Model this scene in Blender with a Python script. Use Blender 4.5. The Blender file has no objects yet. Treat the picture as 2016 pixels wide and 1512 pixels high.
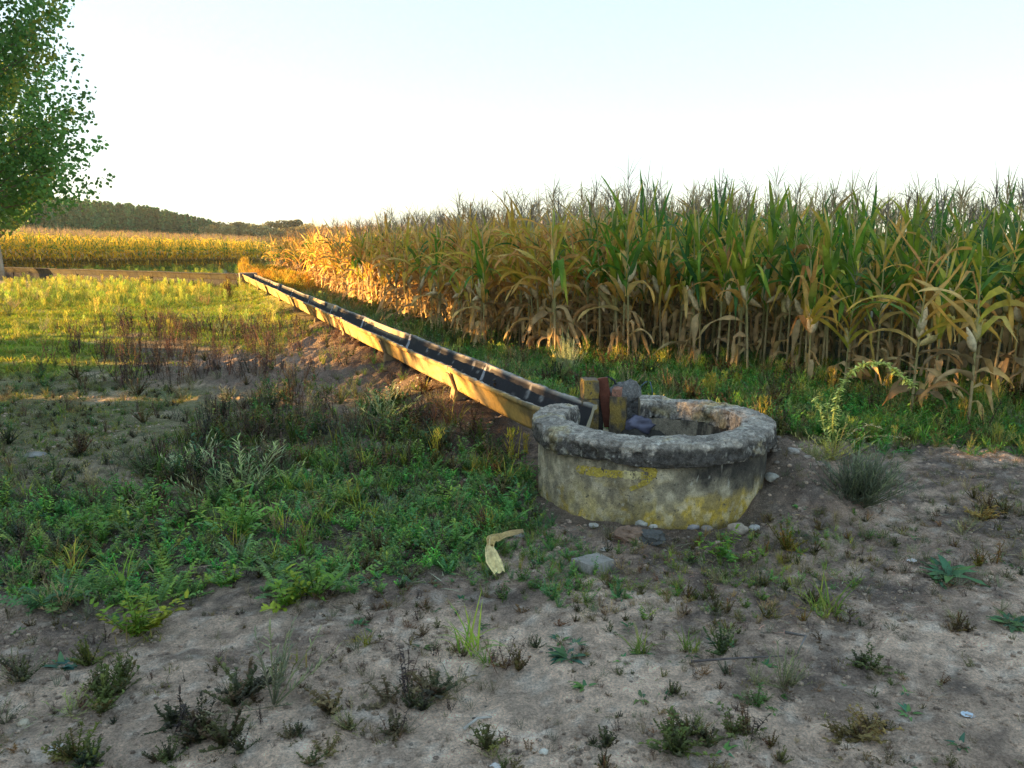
import bpy, math, random
import numpy as np
from mathutils import Vector, Matrix

# ------------------------------------------------------------------ camera, sky, sun, exposure
sc = bpy.context.scene
col = sc.collection
EYE, FPX, HOR = 1.6, 1500.0, 475.0
PITCH = math.atan((756 - HOR) / FPX)
cam = bpy.data.objects.new('camera', bpy.data.cameras.new('camera'))
col.objects.link(cam); sc.camera = cam
cam.location = (0, 0, EYE)
cam.rotation_euler = (math.pi / 2 - PITCH, 0, 0)
cam.data.sensor_width = 36
cam.data.lens = FPX / 2016 * 36
cam.data.clip_start = 0.05
cam.data.clip_end = 5000

SUN_AZ, SUN_EL = math.radians(-83), math.radians(8.5)      # azimuth from +Y, clockwise
S = Vector((math.cos(SUN_EL) * math.sin(SUN_AZ), math.cos(SUN_EL) * math.cos(SUN_AZ), math.sin(SUN_EL)))
w = bpy.data.worlds.new('World'); sc.world = w; w.use_nodes = True
nt = w.node_tree; nt.nodes.clear()
o_ = nt.nodes.new('ShaderNodeOutputWorld'); bg = nt.nodes.new('ShaderNodeBackground')
sky = nt.nodes.new('ShaderNodeTexSky'); sky.sky_type = 'NISHITA'; sky.sun_disc = False
sky.sun_elevation = SUN_EL; sky.sun_rotation = SUN_AZ
sky.air_density = 1.0; sky.dust_density = 0.6; sky.ozone_density = 2.0; sky.altitude = 300
hs = nt.nodes.new('ShaderNodeHueSaturation'); hs.inputs['Saturation'].default_value = 1.15
gm = nt.nodes.new('ShaderNodeGamma'); gm.inputs[1].default_value = 0.32      # evens out the low sun's sky
nt.links.new(sky.outputs[0], hs.inputs['Color']); nt.links.new(hs.outputs[0], gm.inputs[0]); tn_ = nt.nodes.new('ShaderNodeMix'); tn_.data_type = 'RGBA'; tn_.blend_type = 'MULTIPLY'; tn_.inputs[0].default_value = 1; tn_.inputs[7].default_value = (.88, .925, .91, 1)
nt.links.new(gm.outputs[0], tn_.inputs[6]); nt.links.new(tn_.outputs[2], bg.inputs[0])
bg.inputs[1].default_value = 0.15
nt.links.new(bg.outputs[0], o_.inputs[0])
sun = bpy.data.objects.new('sun', bpy.data.lights.new('sun', 'SUN')); col.objects.link(sun)
sun.data.energy = 5.0; sun.data.color = (1.0, 0.57, 0.20); sun.data.angle = math.radians(0.55)
sun.rotation_euler = S.to_track_quat('Z', 'Y').to_euler()
sc.view_settings.view_transform = 'Standard'; sc.view_settings.look = 'None'
sc.view_settings.gamma = 1.0; sc.view_settings.use_curve_mapping = False
sc.view_settings.exposure = 2.72
sc.render.engine = 'CYCLES'
sc.cycles.max_bounces = 6; sc.cycles.diffuse_bounces = 3; sc.cycles.transmission_bounces = 3
sc.cycles.transparent_max_bounces = 4; sc.cycles.use_denoising = True; sc.cycles.denoising_prefilter = 'NONE'
sc.cycles.sample_clamp_indirect = 6

# ------------------------------------------------------------------ helpers
R = random.Random(7)
NR = np.random.RandomState(11)

def hsh(ix, iy, iz, seed):
    n = (ix.astype(np.int64) * 374761393 + iy.astype(np.int64) * 668265263 + iz.astype(np.int64) * 2147483647 + seed * 974634777) & 0xFFFFFFFF
    n = ((n ^ (n >> 13)) * 1274126177) & 0xFFFFFFFF
    n = ((n ^ (n >> 15)) * 2246822519) & 0xFFFFFFFF
    return ((n ^ (n >> 16)) & 0xFFFFFF) / float(0xFFFFFF)

def vnoise(x, y, z=0.0, seed=0):
    x = np.asarray(x, float); y = np.asarray(y, float); z = np.asarray(z, float) + 0 * x
    ix, iy, iz = np.floor(x), np.floor(y), np.floor(z)
    fx, fy, fz = x - ix, y - iy, z - iz
    fx, fy, fz = [f * f * (3 - 2 * f) for f in (fx, fy, fz)]
    r = 0
    for a in (0, 1):
        for b in (0, 1):
            for c in (0, 1):
                wgt = (fx if a else 1 - fx) * (fy if b else 1 - fy) * (fz if c else 1 - fz)
                r = r + wgt * hsh(ix + a, iy + b, iz + c, seed)
    return r

def fbm(x, y, z=0.0, seed=0, oct=4):
    r, a, t = 0, 1.0, 0
    for i in range(oct):
        r = r + a * vnoise(np.asarray(x) * 2 ** i, np.asarray(y) * 2 ** i, np.asarray(z) * 2 ** i, seed + i)
        t += a; a *= 0.5
    return r / t

def sm(a, b, x):
    t = np.clip((np.asarray(x, float) - a) / (b - a), 0, 1)
    return t * t * (3 - 2 * t)

def ray(px, py):
    a, b = (px - 1008) / FPX, (py - 756) / FPX
    cp, sp = math.cos(PITCH), math.sin(PITCH)
    return a, cp - b * sp, -(b * cp + sp)

def G(px, py, z=0.0):
    a, h, v = ray(px, py)
    t = (z - EYE) / v
    return np.array([a * t, h * t])

def at_depth(px, py, Y):
    a, h, v = ray(px, py); t = Y / h
    return np.array([a * t, Y, EYE + v * t])

# channel coordinates: u runs along it away from the well, v across it towards the corn
VPA = math.atan((333 - 1008) / FPX * math.cos(PITCH))
D = np.array([math.sin(VPA), math.cos(VPA)]); N = np.array([D[1], -D[0]])
def UV(u, v): return u * D + v * N
def toUV(x, y): return x * D[0] + y * D[1], x * N[0] + y * N[1]

class Mesh:
    """collects vertices, quads, triangles and vertex colours"""
    def __init__(s): s.V, s.Q, s.T, s.C, s.n = [], [], [], [], 0
    def add(s, V, Q=None, T=None, C=(1, 1, 1)):
        V = np.asarray(V, float).reshape(-1, 3)
        C = np.asarray(C, float)
        if C.ndim == 1: C = np.tile(C, (len(V), 1))
        s.V.append(V); s.C.append(C)
        if Q is not None and len(Q): s.Q.append(np.asarray(Q, int).reshape(-1, 4) + s.n)
        if T is not None and len(T): s.T.append(np.asarray(T, int).reshape(-1, 3) + s.n)
        s.n += len(V)
    def arrays(s):
        V = np.concatenate(s.V) if s.V else np.zeros((0, 3))
        C = np.concatenate(s.C) if s.C else np.zeros((0, 3))
        Q = np.concatenate(s.Q) if s.Q else np.zeros((0, 4), int)
        T = np.concatenate(s.T) if s.T else np.zeros((0, 3), int)
        return V, Q, T, C
    def addm(s, arr, M=None, off=(0, 0, 0), tint=None):
        V, Q, T, C = arr
        if M is not None: V = V @ np.asarray(M).T
        V = V + np.asarray(off)
        if tint is not None: C = C * np.asarray(tint)
        s.add(V, Q, T, C)

def rotz(a, s=1.0, sz=None):
    c, q = math.cos(a) * s, math.sin(a) * s
    return np.array([[c, -q, 0], [q, c, 0], [0, 0, sz if sz else s]])

def data_from(name, arr, mat, smooth=True):
    V, Q, T, C = arr
    me = bpy.data.meshes.new(name)
    nq, ntr = len(Q), len(T)
    me.vertices.add(len(V)); me.vertices.foreach_set('co', V.astype(np.float32).ravel())
    me.loops.add(nq * 4 + ntr * 3)
    me.loops.foreach_set('vertex_index', np.concatenate([Q.ravel(), T.ravel()]).astype(np.int32))
    me.polygons.add(nq + ntr)
    st = np.concatenate([np.arange(nq) * 4, nq * 4 + np.arange(ntr) * 3]).astype(np.int32)
    me.polygons.foreach_set('loop_start', st)
    me.polygons.foreach_set('use_smooth', np.full(nq + ntr, smooth))
    me.update(calc_edges=True); me.validate()
    ca = me.color_attributes.new('Col', 'FLOAT_COLOR', 'POINT')
    ca.data.foreach_set('color', np.concatenate([C, np.ones((len(C), 1))], 1).astype(np.float32).ravel())
    me.materials.append(mat)
    return me

def obj(name, m, mat, parent=None, loc=(0, 0, 0), smooth=True):
    arr = m.arrays() if isinstance(m, Mesh) else m
    o = bpy.data.objects.new(name, data_from(name, arr, mat, smooth))
    col.objects.link(o); o.location = loc
    if parent: o.parent = parent
    return o

def tag(o, label=None, cat=None, group=None, kind=None):
    for k, v in (('label', label), ('category', cat), ('group', group), ('kind', kind)):
        if v: o[k] = v
    return o

def empty(name, loc, rz=0.0, s=1.0):
    o = bpy.data.objects.new(name, None); col.objects.link(o)
    o.location = loc; o.rotation_euler = (0, 0, rz); o.scale = (s, s, s); o.empty_display_size = 0.1
    return o

def copy_tree(o, parent=None):
    c = o.copy(); col.objects.link(c)
    if parent: c.parent = parent
    for k in ('label', 'group'):
        if parent is None and k in c: del c[k]
    for ch in o.children: copy_tree(ch, c)
    return c

# ------------------------------------------------------------------ materials
def mat_base(name):
    m = bpy.data.materials.new(name); m.use_nodes = True
    t = m.node_tree; t.nodes.clear()
    out = t.nodes.new('ShaderNodeOutputMaterial'); b = t.nodes.new('ShaderNodeBsdfPrincipled')
    t.links.new(b.outputs[0], out.inputs[0])
    return m, t, out, b

def vary(t, src, scale, lo, hi, detail=4, coord='Object'):
    """multiply a colour by noise mapped to lo..hi"""
    tc = t.nodes.new('ShaderNodeTexCoord'); nz = t.nodes.new('ShaderNodeTexNoise')
    nz.inputs['Scale'].default_value = scale; nz.inputs['Detail'].default_value = detail; nz.inputs['Roughness'].default_value = 0.65
    t.links.new(tc.outputs[coord], nz.inputs['Vector'])
    mr = t.nodes.new('ShaderNodeMapRange'); mr.inputs[1].default_value = 0.3; mr.inputs[2].default_value = 0.7
    mr.inputs[3].default_value = lo; mr.inputs[4].default_value = hi
    t.links.new(nz.outputs[0], mr.inputs[0])
    mx = t.nodes.new('ShaderNodeMix'); mx.data_type = 'RGBA'; mx.blend_type = 'MULTIPLY'; mx.inputs[0].default_value = 1
    t.links.new(src, mx.inputs[6]); t.links.new(mr.outputs[0], mx.inputs[7])
    return mx.outputs[2], nz

def attr_col(t, gain=1.0):
    a = t.nodes.new('ShaderNodeAttribute'); a.attribute_name = 'Col'
    if gain == 1.0: return a.outputs[0]
    v = t.nodes.new('ShaderNodeVectorMath'); v.operation = 'SCALE'; v.inputs[3].default_value = gain
    t.links.new(a.outputs[0], v.inputs[0]); return v.outputs[0]

def leaf_mat(name, trans=0.35, rough=0.6, scale=18, lo=0.7, hi=1.25, gain=1.75):
    m, t, out, b = mat_base(name)
    c, _ = vary(t, attr_col(t, gain), scale, lo, hi)
    t.links.new(c, b.inputs['Base Color']); b.inputs['Roughness'].default_value = rough
    b.inputs['Specular IOR Level'].default_value = 0.25
    tr = t.nodes.new('ShaderNodeBsdfTranslucent'); t.links.new(c, tr.inputs[0])
    mx = t.nodes.new('ShaderNodeMixShader'); mx.inputs[0].default_value = trans
    t.links.new(b.outputs[0], mx.inputs[1]); t.links.new(tr.outputs[0], mx.inputs[2])
    t.links.new(mx.outputs[0], out.inputs[0])
    return m

def rough_mat(name, layers=((6, .75, 1.2), (60, .7, 1.25)), bump=(40, 0.01), rough=0.92, extra=None, gain=1.0):
    m, t, out, b = mat_base(name)
    c = attr_col(t, gain)
    for (s, lo, hi) in layers: c, nz = vary(t, c, s, lo, hi, 6)
    if extra: c = extra(t, c)
    t.links.new(c, b.inputs['Base Color']); b.inputs['Roughness'].default_value = rough
    b.inputs['Specular IOR Level'].default_value = 0.2
    tc = t.nodes.new('ShaderNodeTexCoord'); nz = t.nodes.new('ShaderNodeTexNoise')
    nz.inputs['Scale'].default_value = bump[0]; nz.inputs['Detail'].default_value = 8; nz.inputs['Roughness'].default_value = 0.7
    t.links.new(tc.outputs['Object'], nz.inputs['Vector'])
    bp = t.nodes.new('ShaderNodeBump'); bp.inputs['Distance'].default_value = bump[1]; bp.inputs['Strength'].default_value = 1
    t.links.new(nz.outputs[0], bp.inputs['Height']); t.links.new(bp.outputs[0], b.inputs['Normal'])
    return m

def speckle(scale, thr, colr, soft=0.04):
    def f(t, c):
        tc = t.nodes.new('ShaderNodeTexCoord'); nz = t.nodes.new('ShaderNodeTexNoise')
        nz.inputs['Scale'].default_value = scale; nz.inputs['Detail'].default_value = 5
        t.links.new(tc.outputs['Object'], nz.inputs['Vector'])
        mr = t.nodes.new('ShaderNodeMapRange'); mr.inputs[1].default_value = thr; mr.inputs[2].default_value = thr + soft
        t.links.new(nz.outputs[0], mr.inputs[0])
        mx = t.nodes.new('ShaderNodeMix'); mx.data_type = 'RGBA'
        t.links.new(mr.outputs[0], mx.inputs[0]); t.links.new(c, mx.inputs[6]); mx.inputs[7].default_value = (*colr, 1)
        return mx.outputs[2]
    return f

def soil_grain(t, c):
    c = speckle(130, .60, (.52, .42, .34), .12)(t, c)
    return speckle(190, .66, (.12, .09, .075), .06)(t, c)
M_LEAF = leaf_mat('foliage')
M_CORN = leaf_mat('corn_leaf', 0.40, 0.5, 9, 0.65, 1.3, 2.15)
M_DRY = leaf_mat('dry_plant', 0.2, 0.8, 25, 0.6, 1.3, 1.6)
M_TREE = leaf_mat('tree_leaf', 0.48, 0.42, 3, 0.7, 1.3, 2.3)
M_FAR = leaf_mat('far_foliage', 0.25, 0.8, 0.6, 0.6, 1.4, 2.0)
M_BARK = rough_mat('bark', ((4, .7, 1.2), (30, .7, 1.2)), (25, .02))
M_GROUND = rough_mat('soil', ((1.7, .82, 1.15), (9, .80, 1.17), (32, .70, 1.24), (110, .55, 1.4)), (46, .06), 0.95, soil_grain, 2.15)
M_CONC = rough_mat('weathered_concrete', ((5, .8, 1.15), (38, .7, 1.25), (160, .7, 1.25)), (70, .012), 0.9, speckle(48, .62, (.09, .08, .07), .08), 1.15)
M_RIM = rough_mat('lichen_covered_concrete', ((9, .65, 1.3), (45, .45, 1.5), (160, .7, 1.25)), (44, .03), 0.95, speckle(26, .66, (.5, .48, .45), .08), 1.25)
M_TROUGH = rough_mat('cast_concrete', ((3, .85, 1.12), (30, .82, 1.12)), (120, .002), 0.85, None, 1.1)
M_STONE = rough_mat('stone', ((12, .75, 1.2), (70, .75, 1.2)), (60, .008), 0.85)
M_METAL = rough_mat('rusty_iron', ((9, .7, 1.2), (50, .8, 1.2)), (60, .003), 0.7)
M_PLASTIC = rough_mat('thin_plastic', ((20, .9, 1.1),), (30, .002), 0.5)

# ------------------------------------------------------------------ ground shape
def poly_mask(pts, x, y, soft=0.25, seed=3, z=0.0):
    """soft mask (1 inside) of a world polygon given by photo points on the ground, with an uneven edge"""
    P = np.array([G(a, b, z) for a, b in pts]); x = np.asarray(x, float); y = np.asarray(y, float)
    inside = np.zeros(x.shape, bool); d = np.full(x.shape, 1e9)
    for i in range(len(P)):
        (x1, y1), (x2, y2) = P[i], P[(i + 1) % len(P)]
        if y1 != y2:
            c = ((y1 > y) != (y2 > y)) & (x < (x2 - x1) * (y - y1) / (y2 - y1) + x1)
            inside ^= c
        L = (x2 - x1) ** 2 + (y2 - y1) ** 2
        t = np.clip(((x - x1) * (x2 - x1) + (y - y1) * (y2 - y1)) / max(L, 1e-9), 0, 1)
        d = np.minimum(d, np.hypot(x - x1 - t * (x2 - x1), y - y1 - t * (y2 - y1)))
    sd = np.where(inside, d, -d)
    k = soft * (0.5 + y / 8)
    return sm(-k, k, sd + (fbm(x * 1.7, y * 1.7, 0, seed) - 0.5) * 3 * k)

PA = [(-200, 985), (150, 950), (380, 960), (560, 910), (800, 890), (1000, 905), (1048, 960), (1050, 1050), (960, 1120), (880, 1150), (760, 1150), (620, 1150), (520, 1110), (420, 1100), (400, 1170), (300, 1150), (250, 1190), (100, 1180), (0, 1120), (-200, 1130)]
PB = [(330, 880), (520, 800), (700, 790), (1000, 840), (1040, 880), (950, 915), (700, 930), (500, 960), (330, 950)]
PC = [(230, 640), (420, 590), (560, 620), (590, 680), (540, 760), (250, 760), (200, 700)]
PD = [(330, 700), (640, 665), (760, 700), (860, 790), (700, 790), (560, 780), (400, 790)]
PE = [(-300, 580), (450, 560), (540, 570), (640, 660), (500, 690), (240, 650), (200, 730), (-300, 760)]
PG = [(-300, 590), (-300, 565), (20, 565), (130, 552), (480, 556), (470, 585), (300, 605), (20, 600)]
PM = [(1380, 1030), (1420, 930), (1540, 880), (1680, 900), (1640, 980), (1480, 1060)]     # spoil mound on the right of the well

W_L, W_R = G(1050, 838, .45), G(1529, 858, .45)
WC = (W_L + W_R) / 2 + np.array([0.02, 0.14]); WR = float(np.linalg.norm(W_R - W_L) / 2) * 1.01; KY = (WR - .08) / WR      # slightly oval

V00 = float(toUV(*G(876, 719, .495))[1]) + .2
def ghf(x, y):
    x = np.asarray(x, float); y = np.asarray(y, float)
    u, v = toUV(x, y)
    near = np.exp(-np.maximum(np.hypot(x, y) - 6, 0) / 14)
    h = (fbm(x * .35, y * .35, 0, 21, 3) - .5) * .09 * sm(1, 6, y)
    h = h + (fbm(x * 1.6, y * 1.6, 0, 22, 4) - .5) * .075 * near
    h = h + (fbm(x * 7, y * 7, 0, 23, 3) - .5) * .045 * near + (fbm(x * 17, y * 17, 0, 28, 2) - .5) * .026 * near
    u0 = 5.6
    h = h + .225 * np.exp(-((v - V00) / .55) ** 2) * sm(u0 - .9, u0 + 1.0, u) * (1 - sm(26, 28, u))
    h = h + ((fbm(x * 4, y * 4, 0, 24, 3) - .45) * .14 + (np.abs(fbm(x * 9, y * 9, 0, 29, 3) - .5)) * .22) * poly_mask(PD, x, y, .3, 5)
    r = np.hypot(x - WC[0], y - WC[1])
    mc = WC + np.array([WR + .10, -.05])
    h = h + .36 * np.exp(-(((x - mc[0]) / .34) ** 2 + ((y - mc[1]) / .50) ** 2)) * (.7 + .6 * fbm(x * 5, y * 5, 0, 25))
    h = h + .04 * np.exp(-((r - WR) / .25) ** 2) * fbm(x * 6, y * 6, 0, 26)
    h = h * (1 - .9 * sm(60, 120, np.hypot(x, y)))
    return h

def axis(lo, hi, step, a, b, g=1.12):
    mid = list(np.arange(lo, hi + step / 2, step)); s, p, up = step, mid[-1], []
    while p < b: s *= g; p += s; up.append(p)
    s, p, dn = step, mid[0], []
    while p > a: s *= g; p -= s; dn.append(p)
    return np.array(dn[::-1] + mid + up)

xs = axis(-6.5, 5.5, .032, -1500, 1500, 1.13)
y1 = list(np.arange(1.6, 6.0, .03)); p, s = 6.0, .034
while p < 3000: y1.append(p); p += s; s *= 1.022
dn = []; p, s = 1.6, .05
while p > -60: s *= 1.2; p -= s; dn.append(p)
ys = np.array(dn[::-1] + y1)
XX, YY = np.meshgrid(xs, ys); H = ghf(XX, YY)
gx, gy = XX.ravel(), YY.ravel()
mA, mB, mC, mD_, mE = [poly_mask(p, gx, gy, .25, 31 + i) for i, p in enumerate((PA, PB, PC, PD, PE))]
gu, gv = toUV(gx, gy)
def edge_v(u):
    return np.interp(u, [4.5, 6.3, 7.8, 10.4, 40], [7.1, 6.7, 5.7, 4.1, 4.1])
mH = sm(2.6, 3.2, gv) * sm(7.0, 8.2, gy + .42 * gx) * (gu > -20)
mH = np.maximum(mH, sm(edge_v(gu) - 1.6, edge_v(gu) - .9, gv))
sand = np.array([.455, .335, .26]); dark = np.array([.125, .088, .072]); green = np.array([.062, .082, .028])
olive = np.array([.115, .118, .055]); moss = np.array([.155, .185, .025]); lump = np.array([.15, .110, .088]); duff = np.array([.05, .042, .030])
n1 = fbm(gx * .9, gy * 1.4, 0, 41, 5); n2 = fbm(gx * 4, gy * 4, 0, 42, 4); n3 = fbm(gx * 2.2, gy * 2.2, 0, 43, 5)
C = np.tile(sand, (len(gx), 1))
def mixc(C, c, m): m = np.clip(m, 0, 1)[:, None]; return C * (1 - m) + np.asarray(c) * m
C = C * (.85 + .3 * n2)[:, None]
lit = sm(2.3, 4.2, gy + (n1 - .5) * 5)                        # litter thickens away from the track
C = mixc(C, dark, sm(.46, .60, n3) * (.30 + .55 * lit))
C = mixc(C, (.155, .112, .092), .6 * lit * sm(.38, .58, n1)); n4 = fbm(gx * 8, gy * 8, 0, 44, 4); C = mixc(C, (.10, .08, .07), sm(.52, .64, n4) * (.35 + .5 * lit)); n6 = fbm(gx * 19, gy * 19, 0, 46, 3); C = mixc(C, (.07, .055, .048), sm(.55, .68, n6) * (.2 + .5 * lit)); C = mixc(C, (.50, .44, .39), sm(.60, .72, n6) * .0 + sm(.36, .28, n6) * .5 * (1 - lit * .6))
C = mixc(C, olive, sm(5.2, 7.0, gy) * .75 * sm(.3, .55, n1) * (gx < 2))
C = mixc(C, olive * .8, poly_mask([(-250, 720), (250, 735), (420, 790), (620, 790), (600, 830), (340, 880), (330, 960), (100, 960), (-250, 1000)], gx, gy, .3, 37) * (.5 + .4 * sm(.35, .6, n3))); C = mixc(C, duff, mA * .8); C = mixc(C, (.07, .052, .045), mB * .8); C = mixc(C, (.10, .072, .05), mC * .7)
C = mixc(C, lump * (.7 + .6 * n2[:, None]), mD_ * .9)
C = mixc(C, moss, mE * (.55 + .45 * sm(.35, .6, n1)))
C = mixc(C, (.05, .055, .028), mH * .9)
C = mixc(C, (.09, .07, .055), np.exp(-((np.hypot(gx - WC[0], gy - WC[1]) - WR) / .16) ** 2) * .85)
C = mixc(C, (.06, .042, .033), .9 * np.exp(-((gv - 2.3) / .5) ** 2) * sm(4.8, 5.6, gu) * (1 - sm(14, 20, gu)))  # dark bank soil, deepened in colour to tone down the sun on it
C = mixc(C, (.10, .11, .05), sm(30, 60, gy))
nx, ny = len(xs), len(ys)
ii = np.arange(nx * ny).reshape(ny, nx)
Q = np.stack([ii[:-1, :-1], ii[:-1, 1:], ii[1:, 1:], ii[1:, :-1]], -1).reshape(-1, 4)
ground = obj('ground', (np.stack([gx, gy, H.ravel()], 1), Q, np.zeros((0, 3), int), C), M_GROUND)
tag(ground, 'grey brown bare soil with moss, litter and grassy patches', None, None, 'structure')

# ------------------------------------------------------------------ shape builders
def tube(m, pts, rad, n=6, C=(1, 1, 1), cap=True):
    pts = np.asarray(pts, float); k = len(pts); rad = np.broadcast_to(rad, (k,))
    d = np.gradient(pts, axis=0); d /= np.linalg.norm(d, axis=1)[:, None] + 1e-9
    ref = np.array([0, 0, 1.0]) if abs(d[0][2]) < .8 else np.array([1.0, 0, 0])
    a = np.cross(d, ref); a /= np.linalg.norm(a, axis=1)[:, None] + 1e-9; b = np.cross(d, a)
    th = np.arange(n) * 2 * math.pi / n
    V = pts[:, None] + rad[:, None, None] * (np.cos(th)[None, :, None] * a[:, None] + np.sin(th)[None, :, None] * b[:, None])
    V = V.reshape(-1, 3); i = np.arange(k - 1)[:, None] * n; j = np.arange(n)[None]
    Q = np.stack([i + j, i + (j + 1) % n, i + n + (j + 1) % n, i + n + j], -1).reshape(-1, 4)
    T = []
    if cap:
        T = [[0, q + 1, q] for q in range(1, n - 1)] + [[(k - 1) * n, (k - 1) * n + q, (k - 1) * n + q + 1] for q in range(1, n - 1)]
    CC = np.asarray(C, float)
    if CC.ndim == 2: CC = np.repeat(CC, n, 0)
    m.add(V, Q, T, CC)

def blade(m, base, az, e0, e1, L, W, seg, c0, c1, fold=.25, twist=0.0, wave=0.0, rr=R, narrow=.35, kink=None):
    """a strip leaf: rises at angle e0, bends to e1; c0 base colour, c1 tip colour"""
    s = np.linspace(0, 1, seg + 1)
    el = e0 + (e1 - e0) * s ** 1.3
    if kink is not None: el = np.where(s > kink[0], kink[1], el)
    azs = az + twist * .3 * s
    dr = np.stack([np.cos(el) * np.cos(azs), np.cos(el) * np.sin(azs), np.sin(el)], 1)
    P = np.asarray(base) + np.concatenate([[[0, 0, 0]], np.cumsum((dr[:-1] + dr[1:]) / 2 * L / seg, 0)])
    side = np.stack([-np.sin(azs), np.cos(azs), 0 * s], 1)
    up = np.cross(dr, side) * -1
    tw = twist * s
    sd = side * np.cos(tw)[:, None] + up * np.sin(tw)[:, None]; nn = np.cross(dr, sd)
    wd = W * .5 * (narrow + (1 - narrow) * sm(0, .25, s)) * (1 - s ** 2.2) + .0004
    wv = wave * W * np.sin(s * rr.uniform(9, 16) + rr.uniform(0, 6))
    A = P + sd * wd[:, None] + nn * (fold * wd + wv)[:, None]
    B = P - sd * wd[:, None] + nn * (fold * wd - wv)[:, None]
    V = np.stack([A, P, B], 1).reshape(-1, 3)
    i = np.arange(seg)[:, None] * 3; j = np.arange(2)[None]
    Q = np.stack([i + j, i + j + 1, i + j + 4, i + j + 3], -1).reshape(-1, 4)
    c0, c1 = np.asarray(c0), np.asarray(c1)
    cc = c0 + (c1 - c0) * (s ** 1.2)[:, None]
    Cv = np.stack([cc, cc * 1.15, cc], 1).reshape(-1, 3)
    m.add(V, Q, None, Cv)

def blob(m, c, size, seed, C, nu=14, nv=9, amp=.35, freq=1.6, flat=1.0):
    th = np.arange(nu) * 2 * math.pi / nu; ph = np.linspace(.001, math.pi - .001, nv)
    TH, PH = np.meshgrid(th, ph)
    X = np.stack([np.sin(PH) * np.cos(TH), np.sin(PH) * np.sin(TH), np.cos(PH)], -1).reshape(-1, 3)
    r = 1 + amp * (fbm(X[:, 0] * freq + seed * 3.1 + 50, X[:, 1] * freq + 50, X[:, 2] * freq + 50, seed, 3) - .5) * 2
    V = X * r[:, None] * np.asarray(size) + np.asarray(c)
    i = np.arange(nv - 1)[:, None] * nu; j = np.arange(nu)[None]
    Q = np.stack([i + j, i + nu + j, i + nu + (j + 1) % nu, i + (j + 1) % nu], -1).reshape(-1, 4)
    n = fbm(V[:, 0] * 30, V[:, 1] * 30, V[:, 2] * 30, seed + 5, 3)[:, None]
    m.add(V, Q, None, np.asarray(C) * (.6 + .8 * n))

def grid_quads(a, b, wrap=False):
    i = np.arange(a - 1)[:, None] * b; j = np.arange(b if wrap else b - 1)[None]
    return np.stack([i + j, i + b + j, i + b + (j + 1) % b, i + (j + 1) % b], -1).reshape(-1, 4)

# ------------------------------------------------------------------ the well
well = empty('well', (WC[0], WC[1], 0))
well.scale = (1, KY, 1)
tag(well, 'round weathered concrete well with thick lichen rim and faded yellow arrow', 'well')
def ang(px, py, z=.5):
    p = G(px, py, z) - WC; return math.atan2(p[1] / KY, p[0])
a_l, a_r = ang(1128, 800), ang(1262, 792)        # the opening where the channel enters, at the back left
a_l %= 2 * math.pi; a_r %= 2 * math.pi
ARC = np.linspace(a_l, a_r + 2 * math.pi, 760)   # from the left end round the front to the right end
def ring(profile, sub, amp, fr, seed, colf):
    pr = []
    for k in range(len(profile) - 1):
        for q in range(sub): pr.append(np.array(profile[k]) * (1 - q / sub) + np.array(profile[k + 1]) * q / sub)
    pr.append(np.array(profile[-1])); pr = np.array(pr)
    A, K = np.meshgrid(ARC, np.arange(len(pr)), indexing='ij')
    r, z = pr[K, 0], pr[K, 1]
    X, Y = r * np.cos(A), r * np.sin(A)
    dn = (fbm(X * fr + 9, Y * fr + 9, z * fr + 9, seed, 4) - .5) * amp + (fbm(X * 3 + 9, Y * 3 + 9, z * 3 + 9, seed + 9, 2) - .5) * amp * .9 + (fbm(X * 38 + 9, Y * 38 + 9, z * 38 + 9, seed + 3, 3) - .5) * amp * .42
    dn = dn - (sm(.56, .70, fbm(X * 19 + 9, Y * 19 + 9, z * 19 + 9, seed + 5, 3)) * amp * .35)
    cr = pr.mean(0); dr, dz = r - cr[0], z - cr[1]; L = np.hypot(dr, dz) + 1e-6
    r2, z2 = r + dn * dr / L, z + dn * dz / L
    V = np.stack([r2 * np.cos(A), r2 * np.sin(A), z2], -1).reshape(-1, 3)
    return V, len(pr), A.ravel(), r.ravel(), z.ravel()

TW = .20
# rim
R1 = WR
prof = [(R1 - .035, .372), (R1 + .006, .378), (R1 + .016, .40), (R1 + .014, .480), (R1 - .004, .503), (R1 - .07, .512), (R1 - .14, .515), (R1 - .19, .508), (R1 - TW, .48), (R1 - TW, .385)]
V, npf, A_, r_, z_ = ring(prof, 8, .045, 11, 61, None)
nn = fbm(V[:, 0] * 16 + 9, V[:, 1] * 16 + 9, V[:, 2] * 16, 71, 4); n2_ = fbm(V[:, 0] * 5 + 9, V[:, 1] * 5 + 9, V[:, 2] * 7, 72, 4); n4_ = fbm(V[:, 0] * 45 + 9, V[:, 1] * 45 + 9, V[:, 2] * 45, 73, 3)
base = np.array([.40, .36, .32]); Cc = np.tile(base, (len(V), 1))
outer = sm(.0, -.06, (r_ - R1 + .0) * -1 - 0.0)
side = (r_ > R1 - .04)
blk = sm(.45, .55, nn + .25 * side * sm(.5, .40, z_) + .12 * n4_ - .04)
Cc = mixc(Cc, (.028, .027, .030), blk * (.38 + .45 * sm(.505, .45, z_)))
Cc = mixc(Cc, (.55, .53, .49), sm(.60, .72, n4_ * .5 + n2_ * .5 + .04) * .6)
Cc = mixc(Cc, (.38, .30, .13), sm(.62, .75, n2_) * .6)
mr_ = Mesh(); mr_.add(V, grid_quads(len(ARC), npf), None, Cc)
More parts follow.
